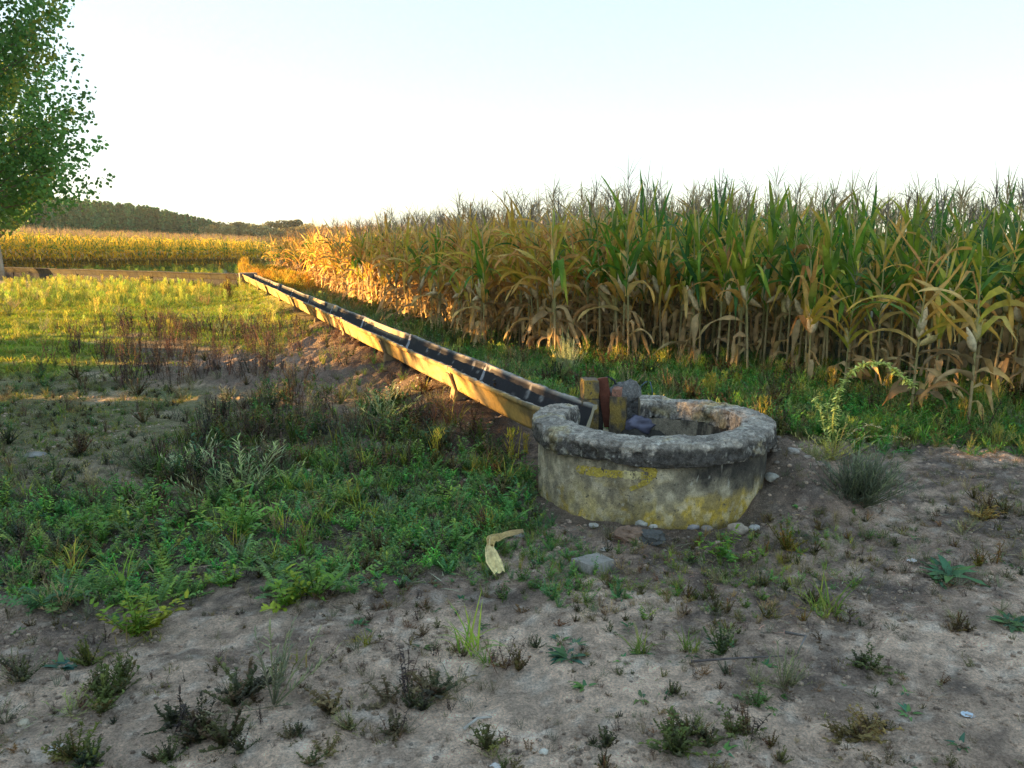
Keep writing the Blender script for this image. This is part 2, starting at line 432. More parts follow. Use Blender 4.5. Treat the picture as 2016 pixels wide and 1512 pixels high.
# end faces and underside
def cap_ring(m, V, npf, row, C):
    P = V.reshape(-1, npf, 3)[row]; c = P.mean(0)
    idx = np.arange(npf); VV = np.vstack([P, c]); T = [[i, (i + 1) % npf, npf] for i in range(npf)]
    m.add(VV, None, T, C)
cap_ring(mr_, V, npf, 0, (.30, .27, .22)); cap_ring(mr_, V, npf, -1, (.36, .31, .23))
obj('rim', mr_, M_RIM, well)
# wall: outer face, and inner face
def wall_color(V, A, z):
    nn = fbm(V[:, 0] * 7 + 9, V[:, 1] * 7 + 9, V[:, 2] * 4, 81, 5); ns = .5 * fbm(A * 11, z * 2.4, 0, 82, 4) + .5 * fbm(A * 5, z * 8, 0, 182, 4); n5 = fbm(V[:, 0] * 3.2 + 9, V[:, 1] * 3.2 + 9, V[:, 2] * 5, 83, 4)
    fine = fbm(V[:, 0] * 40 + 9, V[:, 1] * 40 + 9, V[:, 2] * 30, 84, 3)
    Cw = np.tile(np.array([.46, .40, .29]), (len(V), 1)) * (.75 + .5 * nn[:, None])
    Cw = mixc(Cw, (.42, .36, .22), sm(.22, .04, z) * .7)
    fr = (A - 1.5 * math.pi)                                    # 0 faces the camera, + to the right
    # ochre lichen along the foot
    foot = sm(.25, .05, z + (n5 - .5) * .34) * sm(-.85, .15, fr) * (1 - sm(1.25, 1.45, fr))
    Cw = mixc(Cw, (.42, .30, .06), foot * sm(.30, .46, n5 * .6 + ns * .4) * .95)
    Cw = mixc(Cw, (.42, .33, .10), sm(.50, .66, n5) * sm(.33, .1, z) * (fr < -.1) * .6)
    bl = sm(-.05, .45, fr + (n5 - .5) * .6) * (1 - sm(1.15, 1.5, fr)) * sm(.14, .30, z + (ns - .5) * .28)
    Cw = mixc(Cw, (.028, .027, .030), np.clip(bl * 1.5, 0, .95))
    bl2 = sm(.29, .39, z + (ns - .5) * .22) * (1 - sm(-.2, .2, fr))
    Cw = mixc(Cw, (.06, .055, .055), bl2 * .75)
    yl = sm(.52, .60, fbm(V[:, 0] * 6 + 19, V[:, 1] * 6 + 9, V[:, 2] * 7, 86, 4)) * sm(.34, .12, z) * (1 - bl)
    Cw = mixc(Cw, (.50, .35, .05), yl * .8)
    n7 = fbm(V[:, 0] * 18 + 9, V[:, 1] * 18 + 9, V[:, 2] * 16, 85, 4)
    Cw = mixc(Cw, (.16, .145, .115), sm(.50, .62, n7) * .55); Cw = mixc(Cw, (.58, .52, .40), sm(.46, .36, n7) * .5 * (1 - bl))
    Cw = mixc(Cw, (.13, .115, .09), sm(.48, .66, ns) * .4)
    Cw = mixc(Cw, (.60, .58, .52), sm(.74, .80, fine) * .6)
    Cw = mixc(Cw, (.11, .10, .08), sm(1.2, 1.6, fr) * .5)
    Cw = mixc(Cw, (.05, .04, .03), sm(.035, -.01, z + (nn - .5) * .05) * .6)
    return Cw
prw = [(R1 - .035, -.25), (R1 - .032, 0.0), (R1 - .030, .385)]
V, npf, A_, r_, z_ = ring([prw[0], prw[1], prw[2]], 26, .014, 7, 91, None)
Aw = A_.copy(); Aw = np.where(Aw > 2.5 * math.pi, Aw - 2 * math.pi, Aw)
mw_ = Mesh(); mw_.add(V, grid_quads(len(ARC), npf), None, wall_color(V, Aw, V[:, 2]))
V, npf, A_, r_, z_ = ring([(R1 - TW, .39), (R1 - TW + .01, -.1)], 26, .016, 9, 92, None)
ni = fbm(A_ * 9, V[:, 2] * 4, 0, 93, 5)
fr = np.mod(A_, 2 * math.pi)
Ci = np.tile(np.array([.27, .235, .18]), (len(V), 1)); Ci = mixc(Ci, (.045, .04, .036), sm(.42, .6, ni) * .9)
mw_.add(V, grid_quads(len(ARC), npf), None, Ci)
for row, c in ((0, (.3, .27, .2)), (-1, (.36, .31, .23))):
    a = ARC[row]; q = []
    for (rr_, zz) in ((R1 - .032, -.2), (R1 - .032, .386), (R1 - TW, .386), (R1 - TW, -.2)): q.append((rr_ * math.cos(a), rr_ * math.sin(a), zz))
    mw_.add(q, [[0, 1, 2, 3]], None, c)
obj('wall', mw_, M_CONC, well)
# floor of earth inside
mf = Mesh(); rr_, th_ = np.meshgrid(np.linspace(0, R1 - TW + .02, 14), np.linspace(0, 2 * math.pi, 49))
zf = .10 + (fbm(rr_ * np.cos(th_) * 6 + 9, rr_ * np.sin(th_) * 6 + 9, 0, 95) - .5) * .12
mf.add(np.stack([rr_ * np.cos(th_), rr_ * np.sin(th_), zf], -1).reshape(-1, 3), grid_quads(49, 14), None, (.035, .03, .027))
obj('floor', mf, M_GROUND, well)
# painted arrow, ragged, lying on the wall's outer face
def wall_pix(px, py):
    """where a photo point falls on the wall: (angle, height)"""
    a, h, v = ray(px, py); d = np.array([a, h, v]); rr = R1 - .03
    ox, oy = -WC[0], -WC[1] / KY; h /= KY
    A2 = a * a + h * h; B2 = 2 * (ox * a + oy * h); C2 = ox * ox + oy * oy - rr * rr
    t = (-B2 - math.sqrt(max(B2 * B2 - 4 * A2 * C2, 0))) / (2 * A2)
    return math.atan2(oy + h * t, ox + a * t) % (2 * math.pi), EYE + v * t
strokes = [((1142, 924), (1185, 931), 9.5), ((1185, 931), (1262, 936), 8.5), ((1250, 908), (1288, 930), 7.5), ((1288, 930), (1268, 950), 8), ((1268, 950), (1244, 962), 6)]
ma = Mesh(); rows, cols = 60, 150
pxs = np.linspace(1128, 1302, cols + 1); pys = np.linspace(894, 976, rows + 1)
PXg, PYg = np.meshgrid(pxs, pys)
AZ = np.vectorize(wall_pix)(PXg, PYg)
ra = R1 - .0125
Vg = np.stack([ra * np.cos(AZ[0]), ra * np.sin(AZ[0]), AZ[1]], -1)
d = np.full(PXg.shape, 1e9)
for (x1, y1_), (x2, y2_), wdt in strokes:
    t = np.clip(((PXg - x1) * (x2 - x1) + (PYg - y1_) * (y2_ - y1_)) / ((x2 - x1) ** 2 + (y2_ - y1_) ** 2), 0, 1)
    d = np.minimum(d, np.hypot(PXg - x1 - t * (x2 - x1), PYg - y1_ - t * (y2_ - y1_)) - wdt)
nse = (fbm(PXg / 7, PYg / 5, 0, 101, 4) - .5) * 7; wear = fbm(PXg / 3, PYg / 2.4, 0, 102, 4)
keep = ((d + nse) < 0) & (wear < .72)
kc = keep[:-1, :-1] & keep[1:, 1:] & keep[1:, :-1] & keep[:-1, 1:]
# the wall is displaced by noise: lay the paint 2 mm over it
wx, wy, wz = (R1 - .031) * np.cos(AZ[0]), (R1 - .031) * np.sin(AZ[0]), AZ[1]
dnn = (fbm(wx * 7 + 9, wy * 7 + 9, wz * 7 + 9, 91, 4) - .5) * .014 + (fbm(wx * 3 + 9, wy * 3 + 9, wz * 3 + 9, 100, 2) - .5) * .014 * .9
dnn = dnn - sm(.56, .70, fbm(wx * 19 + 9, wy * 19 + 9, wz * 19 + 9, 96, 3)) * .014 * .35 + (fbm(wx * 38 + 9, wy * 38 + 9, wz * 38 + 9, 94, 3) - .5) * .014 * .42
ra = R1 - .031 + np.abs(dnn) + .003
Vg = np.stack([ra * np.cos(AZ[0]), ra * np.sin(AZ[0]), AZ[1]], -1)
ca = np.tile(np.array([.47, .37, .08]), (PXg.size, 1))
ca = mixc(ca, (.62, .56, .34), (sm(1222, 1232, PXg) * (1 - sm(1258, 1266, PXg)) * (np.abs(PYg - 934) < 12)).ravel() * .85)
ca = ca * (.75 + .5 * wear.ravel()[:, None])
iq = grid_quads(rows + 1, cols + 1)[kc.ravel()]
ma.add(Vg.reshape(-1, 3), iq, None, ca)
obj('painted_arrow', ma, M_CONC, well)

# ------------------------------------------------------------------ sluice where the channel meets the well
def block(m, c, size, rz, C, seed, amp=.01, n=9, tilt=0.0, colf=None):
    """a rough rectangular block with worn edges"""
    lin = np.linspace(-1, 1, n); faces = []
    for ax in range(3):
        for sgn in (-1, 1):
            a, b = np.meshgrid(lin, lin, indexing='ij'); P = np.zeros((n, n, 3))
            P[..., ax] = sgn; P[..., (ax + 1) % 3] = a; P[..., (ax + 2) % 3] = b * sgn
            X = P.reshape(-1, 3)
            L = np.linalg.norm(X, axis=1)[:, None]
            X = X * (1 - .06 * np.clip(L - 1.25, 0, 1))
            W_ = X * np.asarray(size) / 2
            dd = (fbm(W_[:, 0] * 22 + 20, W_[:, 1] * 22 + 20, W_[:, 2] * 22 + 20, seed, 3) - .5) * 2 * amp
            W_ = W_ * (1 + dd / (np.linalg.norm(W_, axis=1) + .02))[:, None]
            cc = np.tile(np.asarray(C, float), (len(W_), 1)) if colf is None else colf(X, W_)
            if tilt: W_ = W_ @ np.array([[math.cos(tilt), 0, -math.sin(tilt)], [0, 1, 0], [math.sin(tilt), 0, math.cos(tilt)]]).T
            W_ = W_ @ rotz(rz).T + np.asarray(c)
            m.add(W_, grid_quads(n, n), None, cc)
YS = float(G(1150, 800, .45)[1])
sl = empty('sluice_gate', (*at_depth(1200, 800, YS + .05)[:2], 0)); SLO = np.array(sl.location)
tag(sl, 'broken sluice of yellow painted stones around a rusty iron plate', 'sluice gate')
def yel(a, b):
    def f(X, W_):
        n = fbm(W_[:, 0] * 25 + 9, W_[:, 1] * 25 + 9, W_[:, 2] * 25 + 9, 111, 4)
        Cq = np.tile(np.array([.13, .11, .085]), (len(X), 1)) * (.6 + .8 * n[:, None])
        front = (X[:, 1] < -.8) | (X[:, 0] < -.95)
        return mixc(Cq, np.array([.27, .19, .055]), front * sm(.40, .56, n) * sm(a, b, X[:, 2]))
    return f
p1 = at_depth(1160, 790, YS + .03)
m_ = Mesh(); block(m_, np.array([p1[0], p1[1], .44]) - SLO, (.115, .15, .17), .1, None, 5, .014, colf=yel(-2, -1.5))
block(m_, np.array([p1[0] + .0, p1[1] + .065, .42]) - SLO, (.16, .06, .36), .1, (.07, .06, .05), 6, .01)
m_ = Mesh(); block(m_, np.array([p1[0], p1[1], .575]) - SLO, (.11, .14, .135), .12, None, 5, .014, colf=yel(-2, -1.5))
block(m_, np.array([p1[0] - .004, p1[1] - .004, .36]) - SLO, (.122, .155, .29), .05, None, 8, .007, colf=yel(-1.2, .1))
block(m_, np.array([p1[0] + .07, p1[1] + .05, .42]) - SLO, (.055, .12, .40), .1, (.055, .05, .045), 6, .012)
obj('stone_post', m_, M_CONC, sl)
p2 = at_depth(1196, 790, YS)
m_ = Mesh()
def redf(X, W_):
    n = fbm(W_[:, 0] * 18 + 9, W_[:, 1] * 18 + 9, W_[:, 2] * 12 + 9, 115, 4)
    return mixc(np.tile(np.array([.13, .045, .03]), (len(X), 1)), (.05, .03, .025), sm(.5, .7, n) * .7)
block(m_, np.array([p2[0] - .008, p2[1] + .02, .475]) - SLO, (.075, .035, .36), -.2, None, 9, .002, tilt=.16, colf=redf)
obj('iron_plate', m_, M_METAL, sl)
m_ = Mesh()
p3 = at_depth(1217, 800, YS)
def blf(X, W_):
    n = fbm(W_[:, 0] * 25 + 9, W_[:, 1] * 25 + 9, W_[:, 2] * 25 + 9, 121, 4)
    Cq = mixc(np.tile(np.array([.05, .048, .05]), (len(X), 1)), (.45, .44, .45), sm(.56, .66, n))
    return Cq
block(m_, np.array([p3[0] + .0, p3[1] + .02, .39]) - SLO, (.12, .16, .28), -.1, None, 14, .022, colf=yel(-2, -1.5))
block(m_, np.array([p3[0] - .005, p3[1] + .02, .545]) - SLO, (.06, .11, .07), -.3, (.30, .15, .11), 15, .012)
obj('stone_post', m_, M_CONC, sl)
m_ = Mesh()
for (dx, dz, s) in ((.03, .50, .10), (.085, .52, .095), (.12, .43, .085), (.10, .33, .10), (.05, .36, .09), (.14, .34, .06)):
    blob(m_, np.array([p3[0] + dx, p3[1] + .10, dz]) - SLO, (s, s * .9, s), 20 + int(dz * 100), (.16, .155, .155), 22, 14, .4, 2.4)
obj('broken_masonry', m_, M_RIM, sl)
m_ = Mesh(); a0 = at_depth(1196, 741, YS + .1); a1 = at_depth(1210, 750, YS + .1); a2 = at_depth(1219, 775, YS + .1); a3 = at_depth(1193, 752, YS + .1)
tube(m_, [a3 - SLO, a0 - SLO, (a0 + a1) / 2 + (0, 0, .004) - SLO, a1 - SLO, a2 - SLO], .009, 7, (.03, .035, .045))
obj('iron_hook', m_, M_METAL, sl)
m_ = Mesh(); pts = [at_depth(x, y, YS + .35) for x, y in ((1259, 800), (1258, 778), (1262, 760), (1272, 751), (1280, 752), (1284, 768), (1284, 800))]
tube(m_, pts, .004, 6, (.10, .14, .20))
tag(obj('wire_loop', m_, M_METAL), 'thin grey blue wire loop standing behind the well rim', 'wire')
m_ = Mesh(); pb = at_depth(1262, 845, YS - .05)
blob(m_, (pb[0], pb[1], .33), (.10, .07, .07), 33, (.13, .13, .19), 26, 16, .5, 3.2)
tag(obj('crumpled_bag', m_, M_PLASTIC), 'crumpled bluish grey bag lying inside the well by the sluice', 'bag')
m_ = Mesh(); blob(m_, (pb[0], pb[1] + .02, .18), (.20, .16, .14), 35, (.06, .055, .05), 22, 14, .4, 2.0)
tag(obj('rubble_stone', m_, M_STONE), 'dark broken stone inside the well under the bluish bag', 'stone')

# ------------------------------------------------------------------ irrigation channel
V0 = 2.20                                    # left top edge, across
cL = G(1060, 799, .5); U0 = float(toUV(*cL)[0]); V0 = float(toUV(*G(876, 719, .5))[1])
TWD = .41; TOPZ = .495; DEP = .21
def trough_profile():
    o = [(0, TOPZ), (.0, TOPZ - .030), (.022, TOPZ - .036), (.075, TOPZ - DEP), (TWD - .075, TOPZ - DEP), (TWD - .022, TOPZ - .036), (TWD, TOPZ - .030), (TWD, TOPZ),
         (TWD - .034, TOPZ), (TWD - .047, TOPZ - .05), (TWD - .10, TOPZ - DEP + .035), (.10, TOPZ - DEP + .035), (.047, TOPZ - .05), (.034, TOPZ)]
    return np.array(o)
def resample(P, k):
    out = []; tagv = []
    for i in range(len(P)):
        a, b = P[i], P[(i + 1) % len(P)]; n = max(1, int(np.linalg.norm(b - a) / k))
        for q in range(n): out.append(a + (b - a) * q / n); tagv.append(i)
    return np.array(out), np.array(tagv)
TP, TT = resample(trough_profile(), .022)
def trough(m, p0, d, n, L, seed, z0=0.0, dead=False):
    nu = max(2, int(L / .03)); s = np.linspace(0, L, nu)
    SS, KK = np.meshgrid(s, np.arange(len(TP)), indexing='ij')
    vv, zz, tg = TP[KK, 0], TP[KK, 1], TT[KK]
    X = p0[0] + d[0] * SS + n[0] * vv; Y = p0[1] + d[1] * SS + n[1] * vv; Z = zz + z0
    edge = ((tg == 13) | (tg == 0) | (tg == 7) | (tg == 6))
    Z = Z + (fbm(X * 22, Y * 22, 0, seed, 3) - .5) * .018 * edge - .012 * np.sin(SS / L * math.pi)
    f = lambda q, k, sd: fbm(X * q + 30, Y * q + 30, Z * k + 30, sd, 4)
    Cn = np.tile(np.array([.48, .31, .10]), X.shape + (1,))
    def mx(c, mk):
        nonlocal Cn
        mk = np.clip(mk, 0, 1)[..., None]; Cn = Cn * (1 - mk) + np.asarray(c) * mk
    mx((.36, .29, .17), sm(.45, .65, f(2.2, 3, 201)) * .6)
    mx((.58, .46, .26), sm(.62, .7, f(9, 2, 203)) * .4)
    drip = sm(.50, .68, fbm(X * 9, Y * 9, Z * 1.5, 211, 4)); mx((.16, .12, .07), (tg < 6) * drip * .75)
    mx((.10, .085, .06), (tg < 6) * sm(.55, .7, f(4, 9, 212)) * .5)
    inner = (tg >= 8) & (tg <= 12)
    top = (tg == 7) | (tg == 13)
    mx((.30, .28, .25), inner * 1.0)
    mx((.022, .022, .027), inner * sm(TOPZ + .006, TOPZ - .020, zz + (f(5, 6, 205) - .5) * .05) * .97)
    mx((.40, .39, .38), inner * sm(.69, .75, f(14, 10, 206)) * .6)
    clean = .8 * sm(.62, .68, fbm(X * 1.2 + 7, Y * 1.2 + 7, 0, 230, 2)) * inner * sm(TOPZ - .1, TOPZ - .06, zz)
    mx((.42, .33, .20), clean)
    mx((.30, .28, .26), top * 1.0); mx((.05, .05, .052), top * sm(.42, .54, f(20, 5, 207)) * .9); mx((.62, .60, .56), top * sm(.60, .68, f(26, 9, 208)) * .8)
    mx((.10, .085, .05), (tg == 0) * sm(.45, .6, f(12, 5, 209)) * .7)
    mx((.22, .20, .17), (tg == 6) * .8)
    if dead: Cn = Cn * np.array([.6, .8, 1.25]) * .26  # far channel cooled and darkened in colour to offset the orange sun
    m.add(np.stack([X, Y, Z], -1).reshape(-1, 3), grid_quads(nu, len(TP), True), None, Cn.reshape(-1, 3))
    for row in (0, nu - 1):
        P = np.stack([X, Y, Z], -1)[row]; k = len(P) // 2
        T = []
        half = len(P)
        # strip between outer and inner halves
        oi = [i for i in range(half) if TT[i] < 7]; ni_ = [i for i in range(half) if TT[i] >= 7][::-1]
        for a in range(len(oi) - 1):
            b0 = ni_[int(a * (len(ni_) - 1) / (len(oi) - 1))]; b1 = ni_[int((a + 1) * (len(ni_) - 1) / (len(oi) - 1))]
            T.append([oi[a], oi[a + 1], b1]); 
            if b0 != b1: T.append([oi[a], b1, b0])
        m.add(P, None, T, (.4, .35, .25))

def support(m, p, d, n, zg, seed):
    """saddle with a fin that rises past the trough and a spread foot"""
    t = .085; z1 = TOPZ - .05
    zb = TOPZ - DEP
    prof = [(-.012, z1), (.012, z1 - .06), (.050, zb), (.035, zg + .02), (.03, zg - .15), (TWD - .03, zg - .15), (TWD - .035, zg + .02), (TWD - .050, zb), (TWD - .012, z1 - .06), (TWD + .012, z1),
            (TWD - .004, z1), (TWD - .070, TOPZ - DEP - .006), (.070, TOPZ - DEP - .006), (.004, z1)]
    P, _ = resample(np.array(prof), .03); k = len(P)
    wf = 1 + .3 * sm(zg + .16, zg, P[:, 1])
    V = []
    for sgn in (-1, 1):
        q = sgn * t / 2 * wf
        V.append(np.stack([p[0] + d[0] * q + n[0] * P[:, 0], p[1] + d[1] * q + n[1] * P[:, 0], P[:, 1]], -1))
    V = np.concatenate(V)
    Q = [[i, (i + 1) % k, k + (i + 1) % k, k + i] for i in range(k)]
    Cn = np.tile(np.array([.27, .19, .11]), (2 * k, 1)) * (.7 + .6 * fbm(V[:, 0] * 9, V[:, 1] * 9, V[:, 2] * 9, seed)[:, None])
    m.add(V, Q, None, Cn)
    import mathutils
    tri = mathutils.geometry.tessellate_polygon([[Vector((a, b, 0)) for a, b in P]])
    m.add(V[:k], None, [list(t_) for t_ in tri], Cn[:k]); m.add(V[k:], None, [list(t_)[::-1] for t_ in tri], Cn[k:])

ORD = ['first', 'second', 'third', 'fourth', 'fifth', 'sixth', 'seventh', 'eighth', 'ninth', 'tenth', 'eleventh', 'twelfth']
SEC = 2.42; ustart = U0 - .12; us = [ustart]
ujs = []
for x_, y_ in ((876, 719), (722, 651), (641, 616), (594, 595), (557, 577), (535, 567), (518, 558), (502, 550)):
    ujs.append(float(toUV(*G(x_, 475 + (y_ - 475), .495))[0]))
ujs = [ustart + 1.95 + SEC * k for k in range(9)]
UE = float(toUV(*G(476, 539, .5))[0])
ujs = [u for u in ujs if u < UE - .6] + [UE]
prev = ustart
for k, uj in enumerate(ujs):
    root = empty('irrigation_trough', (*UV((prev + uj) / 2, V0 + TWD / 2), 0))
    off = np.array(root.location)
    desc = ['wide channel piece whose end sits in the well', 'channel piece with a black algae lined bed', 'channel piece before two pale mortar seams'][min(k, 2)] if k < 3 else 'sunlit concrete channel piece'
    tag(root, '%s, %s from the well' % (desc, ORD[k]), 'irrigation channel', 'concrete channel pieces in line from the well')
    m_ = Mesh(); p0 = UV(prev + (.006 if k else 0), V0)
    trough(m_, p0, D, N, uj - prev - .012, 300 + k, z0=.004 * math.sin(k * 2.3))
    V_, Q_, T_, C_ = m_.arrays(); V_ = V_ - off
    obj('trough', (V_, Q_, T_, C_), M_TROUGH, root)
    m_ = Mesh()                                                  # mortar joint smeared across the bed at the far end
    lip = [(TWD - .03, TOPZ + .004), (TWD - .047, TOPZ - .047), (TWD - .10, TOPZ - DEP + .039), (.10, TOPZ - DEP + .039), (.047, TOPZ - .047), (.03, TOPZ + .004)]
    LP = np.concatenate([np.linspace(lip[a], lip[a + 1], 6)[:-1] for a in range(len(lip) - 1)] + [[lip[-1]]])
    for e in ((uj, .055 if k in (1, 2) else .035),):
        V_ = []
        for sgn in (-1, 1):
            ww = e[1] * (.35 + .9 * fbm(LP[:, 0] * 30 + 5, LP[:, 1] * 30 + k, sgn + 2, 340))
            pp = UV(0, 0) + 0
            V_.append(np.stack([(e[0] + sgn * ww) * D[0] + (V0 + LP[:, 0]) * N[0], (e[0] + sgn * ww) * D[1] + (V0 + LP[:, 0]) * N[1], LP[:, 1] + .003], -1))
        kq = len(LP)
        m_.add(np.concatenate(V_) - off, [[i, i + 1, kq + i + 1, kq + i] for i in range(kq - 1)], None, (.40, .40, .43))
    obj('mortar_joint', m_, M_CONC, root)
    prev = uj
for k, uj in enumerate(ujs[:-1]):
    zg = float(ghf(*UV(uj, V0)))
    m_ = Mesh(); p = UV(uj, V0); support(m_, p, D, N, zg, 350 + k)
    V_, Q_, T_, C_ = m_.arrays(); V_ = V_ - np.array([p[0], p[1], 0])
    o = obj('channel_support', (V_, Q_, T_, C_), M_TROUGH, None, (p[0], p[1], 0), smooth=False)
    tag(o, 'concrete saddle support under the channel, %s from the well' % ORD[k], 'support', 'concrete supports under the channel')
# junction and far channel
J = UV(UE, V0 + TWD / 2)
FE = G(-420, 513, .5); FDir = (FE - J) / np.linalg.norm(FE - J)
m_ = Mesh(); block(m_, (0, 0, .24), (.62, .58, .58), math.atan2(D[1], D[0]), (.19, .17, .15), 44, .01)
tag(obj('junction_box', m_, M_CONC, None, (J[0], J[1], 0)), 'grey concrete box at the corner joining the two channels', 'junction box')
FN = np.array([-FDir[1], FDir[0]])          # points back towards the corn
if FN[1] < 0: FN = -FN
LT = float(np.linalg.norm(FE - J)); k = 0; s_ = .34
while s_ < LT:
    L_ = min(4.6, LT - s_); p0 = J + FDir * s_ - FN * TWD / 2
    m_ = Mesh(); nu = 60
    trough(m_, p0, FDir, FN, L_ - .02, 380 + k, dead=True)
    V_, Q_, T_, C_ = m_.arrays()
    root = empty('irrigation_trough', (*(p0 + FDir * L_ / 2), 0)); off = np.array(root.location)
    tag(root, 'shade-tinted grey channel piece below the far cornfield, %s left of the corner box' % ORD[k], 'irrigation channel', 'channel pieces in front of the far cornfield')
    obj('trough', (V_ - off, Q_, T_, C_), M_CONC, root)
    m_ = Mesh()                                   # low bed wall it stands on
    c = p0 + FDir * L_ / 2 + FN * TWD / 2
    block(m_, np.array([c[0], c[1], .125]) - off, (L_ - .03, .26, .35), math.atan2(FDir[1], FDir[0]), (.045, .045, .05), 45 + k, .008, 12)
    obj('footing', m_, M_CONC, root)
    s_ += L_; k += 1

# ------------------------------------------------------------------ corn
CG = [(.036, .098, .014), (.058, .13, .016), (.085, .145, .016), (.026, .075, .026), (.12, .155, .016)]
CY = [(.23, .22, .025), (.29, .22, .03), (.19, .20, .025)]
CT = [(.36, .215, .050), (.30, .17, .038), (.37, .26, .10), (.25, .12, .04)]
CB = [(.24, .155, .075), (.17, .115, .06), (.31, .225, .12), (.12, .085, .045), (.27, .21, .10)]
def corn(seed, dryness, lod=0, h=None, weak=False):
    """returns dict of part meshes of one corn plant"""
    q = random.Random(seed); h = h or q.uniform(1.62, 1.85); n = 7 if lod == 0 else 5
    st, lv, ts, ears = Mesh(), Mesh(), Mesh(), []
    bx, by = q.uniform(-.06, .06), q.uniform(-.06, .06)
    def cl(z): t = z / h; return np.array([bx * t * t, by * t * t, z])
    zs = np.linspace(-.06, h, 9 if lod == 0 else 4)
    cs = [np.array([.24, .22, .10]) * (.7 + .4 * z / h) if z > h * .3 else np.array([.26, .21, .12]) for z in zs]
    tube(st, [cl(z) for z in zs], [.0135 * (1 - .6 * max(z, 0) / h) for z in zs], 6 if lod == 0 else 3, np.array(cs))
    az0 = q.uniform(0, 6.28); nl = 18 if lod == 0 else (12 if lod == 1 else 9)
    seg = 9 if lod == 0 else (5 if lod == 1 else 4)
    for i in range(nl):
        f = i / (nl - 1); z = h * (.13 + .69 * f); az = az0 + (i % 2) * math.pi + q.uniform(-.45, .45)
        L = q.uniform(.55, .85) * (1 - .35 * abs(f - .55)); W_ = q.uniform(.062, .092)
        dry = q.random() < (dryness if f > .42 else .97)
        low = f < .36
        if low:
            c0 = q.choice(CB); c1 = q.choice(CB + CT)
            if q.random() < float(np.interp(dryness, [.3, .6], [.72, .1])): continue
            blade(lv, cl(z), az, q.uniform(-.1, .9), q.uniform(-1.6, -1.1), L * q.uniform(.6, 1.0), W_ * q.uniform(.6, 1.0), seg, c0, c1, .7, q.uniform(-3, 3), .25, q, kink=(q.uniform(.1, .3), q.uniform(-1.6, -1.0)) if q.random() < .6 else None)
        else:
            up = f > .75
            if dry: c0, c1 = q.choice(CT + CY), q.choice(CT)
            else: c0, c1 = q.choice(CG), q.choice(CG + CY[:1] + (CY + CT[:1] if q.random() < .5 else []))
            e0 = q.uniform(.95, 1.35) if up else q.uniform(.75, 1.2)
            ty = q.random()
            e1 = (q.uniform(.5, 1.35) if ty < .6 else q.uniform(-1.0, .3)) if up else (q.uniform(.1, 1.2) if ty < .45 else q.uniform(-1.5, -.3))
            kk = None
            if q.random() < (.35 if dry else .16): kk = (q.uniform(.3, .6), q.uniform(-1.4, -.9))
            blade(lv, cl(z), az, e0, e1, L, W_ * (.62 if up else 1), seg, c0, c1, .35 if not dry else .65, q.uniform(-.9, .9) * (2 if dry else 1), .12, q, kink=kk)
        # sheath
    for i in range(2 if q.random() < .45 else 1):
        if weak: break
        e = Mesh(); z = h * q.uniform(.38, .5); az = q.uniform(0, 6.28); tl = q.uniform(.15, .5) if q.random() < .75 else q.uniform(1.6, 2.6)
        dr = np.array([math.sin(tl) * math.cos(az), math.sin(tl) * math.sin(az), math.cos(tl)]); L = q.uniform(.19, .25)
        c = np.array(q.choice([(.46, .36, .22), (.40, .29, .16), (.48, .40, .26), (.37, .31, .14)]))
        s = np.linspace(0, 1, 8 if lod == 0 else 5); p = cl(z) + dr * .02
        rr = .036 * np.array([.35, .8, 1.0, 1.0, .9, .7, .4, .12]) if lod == 0 else .030 * np.array([.4, 1, .95, .6, .1])
        tube(e, [p + dr * L * t for t in s], rr, 7 if lod == 0 else 4, np.array([c * (.8 + .3 * t) for t in s]))
        if lod == 0:
            for j in range(2):
                a2 = q.uniform(0, 6.28)
                blade(e, p + dr * L * .35 + .02 * np.array([math.cos(a2), math.sin(a2), 0]), a2, math.pi / 2 - tl * .4, q.uniform(.6, 1.3), q.uniform(.10, .16), .035, 5, c, c * .85, .5, q.uniform(-1, 1), .1, q)
        ears.append(e)
    top = cl(h); ct = np.array(q.choice([(.20, .15, .09), (.26, .19, .10), (.15, .125, .10)]))
    spike = q.uniform(.34, .48)
    lean = q.uniform(0, .25); la = q.uniform(0, 6.28)
    blade(ts, top, la, 1.57 - lean, 1.4 - lean * 2, spike, .010, 4, ct, ct, .9, 0, 0, q)
    for j in range(11 if lod == 0 else (8 if lod == 1 else 4)):
        blade(ts, top - (0, 0, .0) + np.array([0, 0, q.uniform(-.02, .16)]), q.uniform(0, 6.28), q.uniform(.8, 1.35), q.uniform(-.5, .8), q.uniform(.20, .34), .007 if lod == 0 else .009, 5 if lod == 0 else 3, ct, ct * .9, .8, 0, 0, q)
    return dict(stalk=st, leaves=lv, tassel=ts, ear=ears)

def corn_root(seed, dryness, lod=0, h=None, weak=False):
    P = corn(seed, dryness, lod, h, weak); r = empty('corn_plant', (0, 0, 0))
    obj('stalk', P['stalk'], M_CORN, r); obj('leaves', P['leaves'], M_CORN, r); obj('tassel', P['tassel'], M_DRY, r)
    for e in P['ear']: obj('ear', e, M_DRY, r)
    tag(r, None, 'corn plant'); return r

def merged(P):
    m = Mesh()
    for k in ('stalk', 'leaves', 'tassel'): m.addm(P[k].arrays())
    for e in P['ear']: m.addm(e.arrays())
    return m.arrays()

def dry_at(x, y):                      # the stand turns from green (right) to ripe (left)
    px = 1008 + FPX * x / y
    return float(np.interp(px, [500, 700, 1050, 1250, 1700, 2100], [.80, .72, .78, .36, .20, .26])) + NR.uniform(-.15, .15)

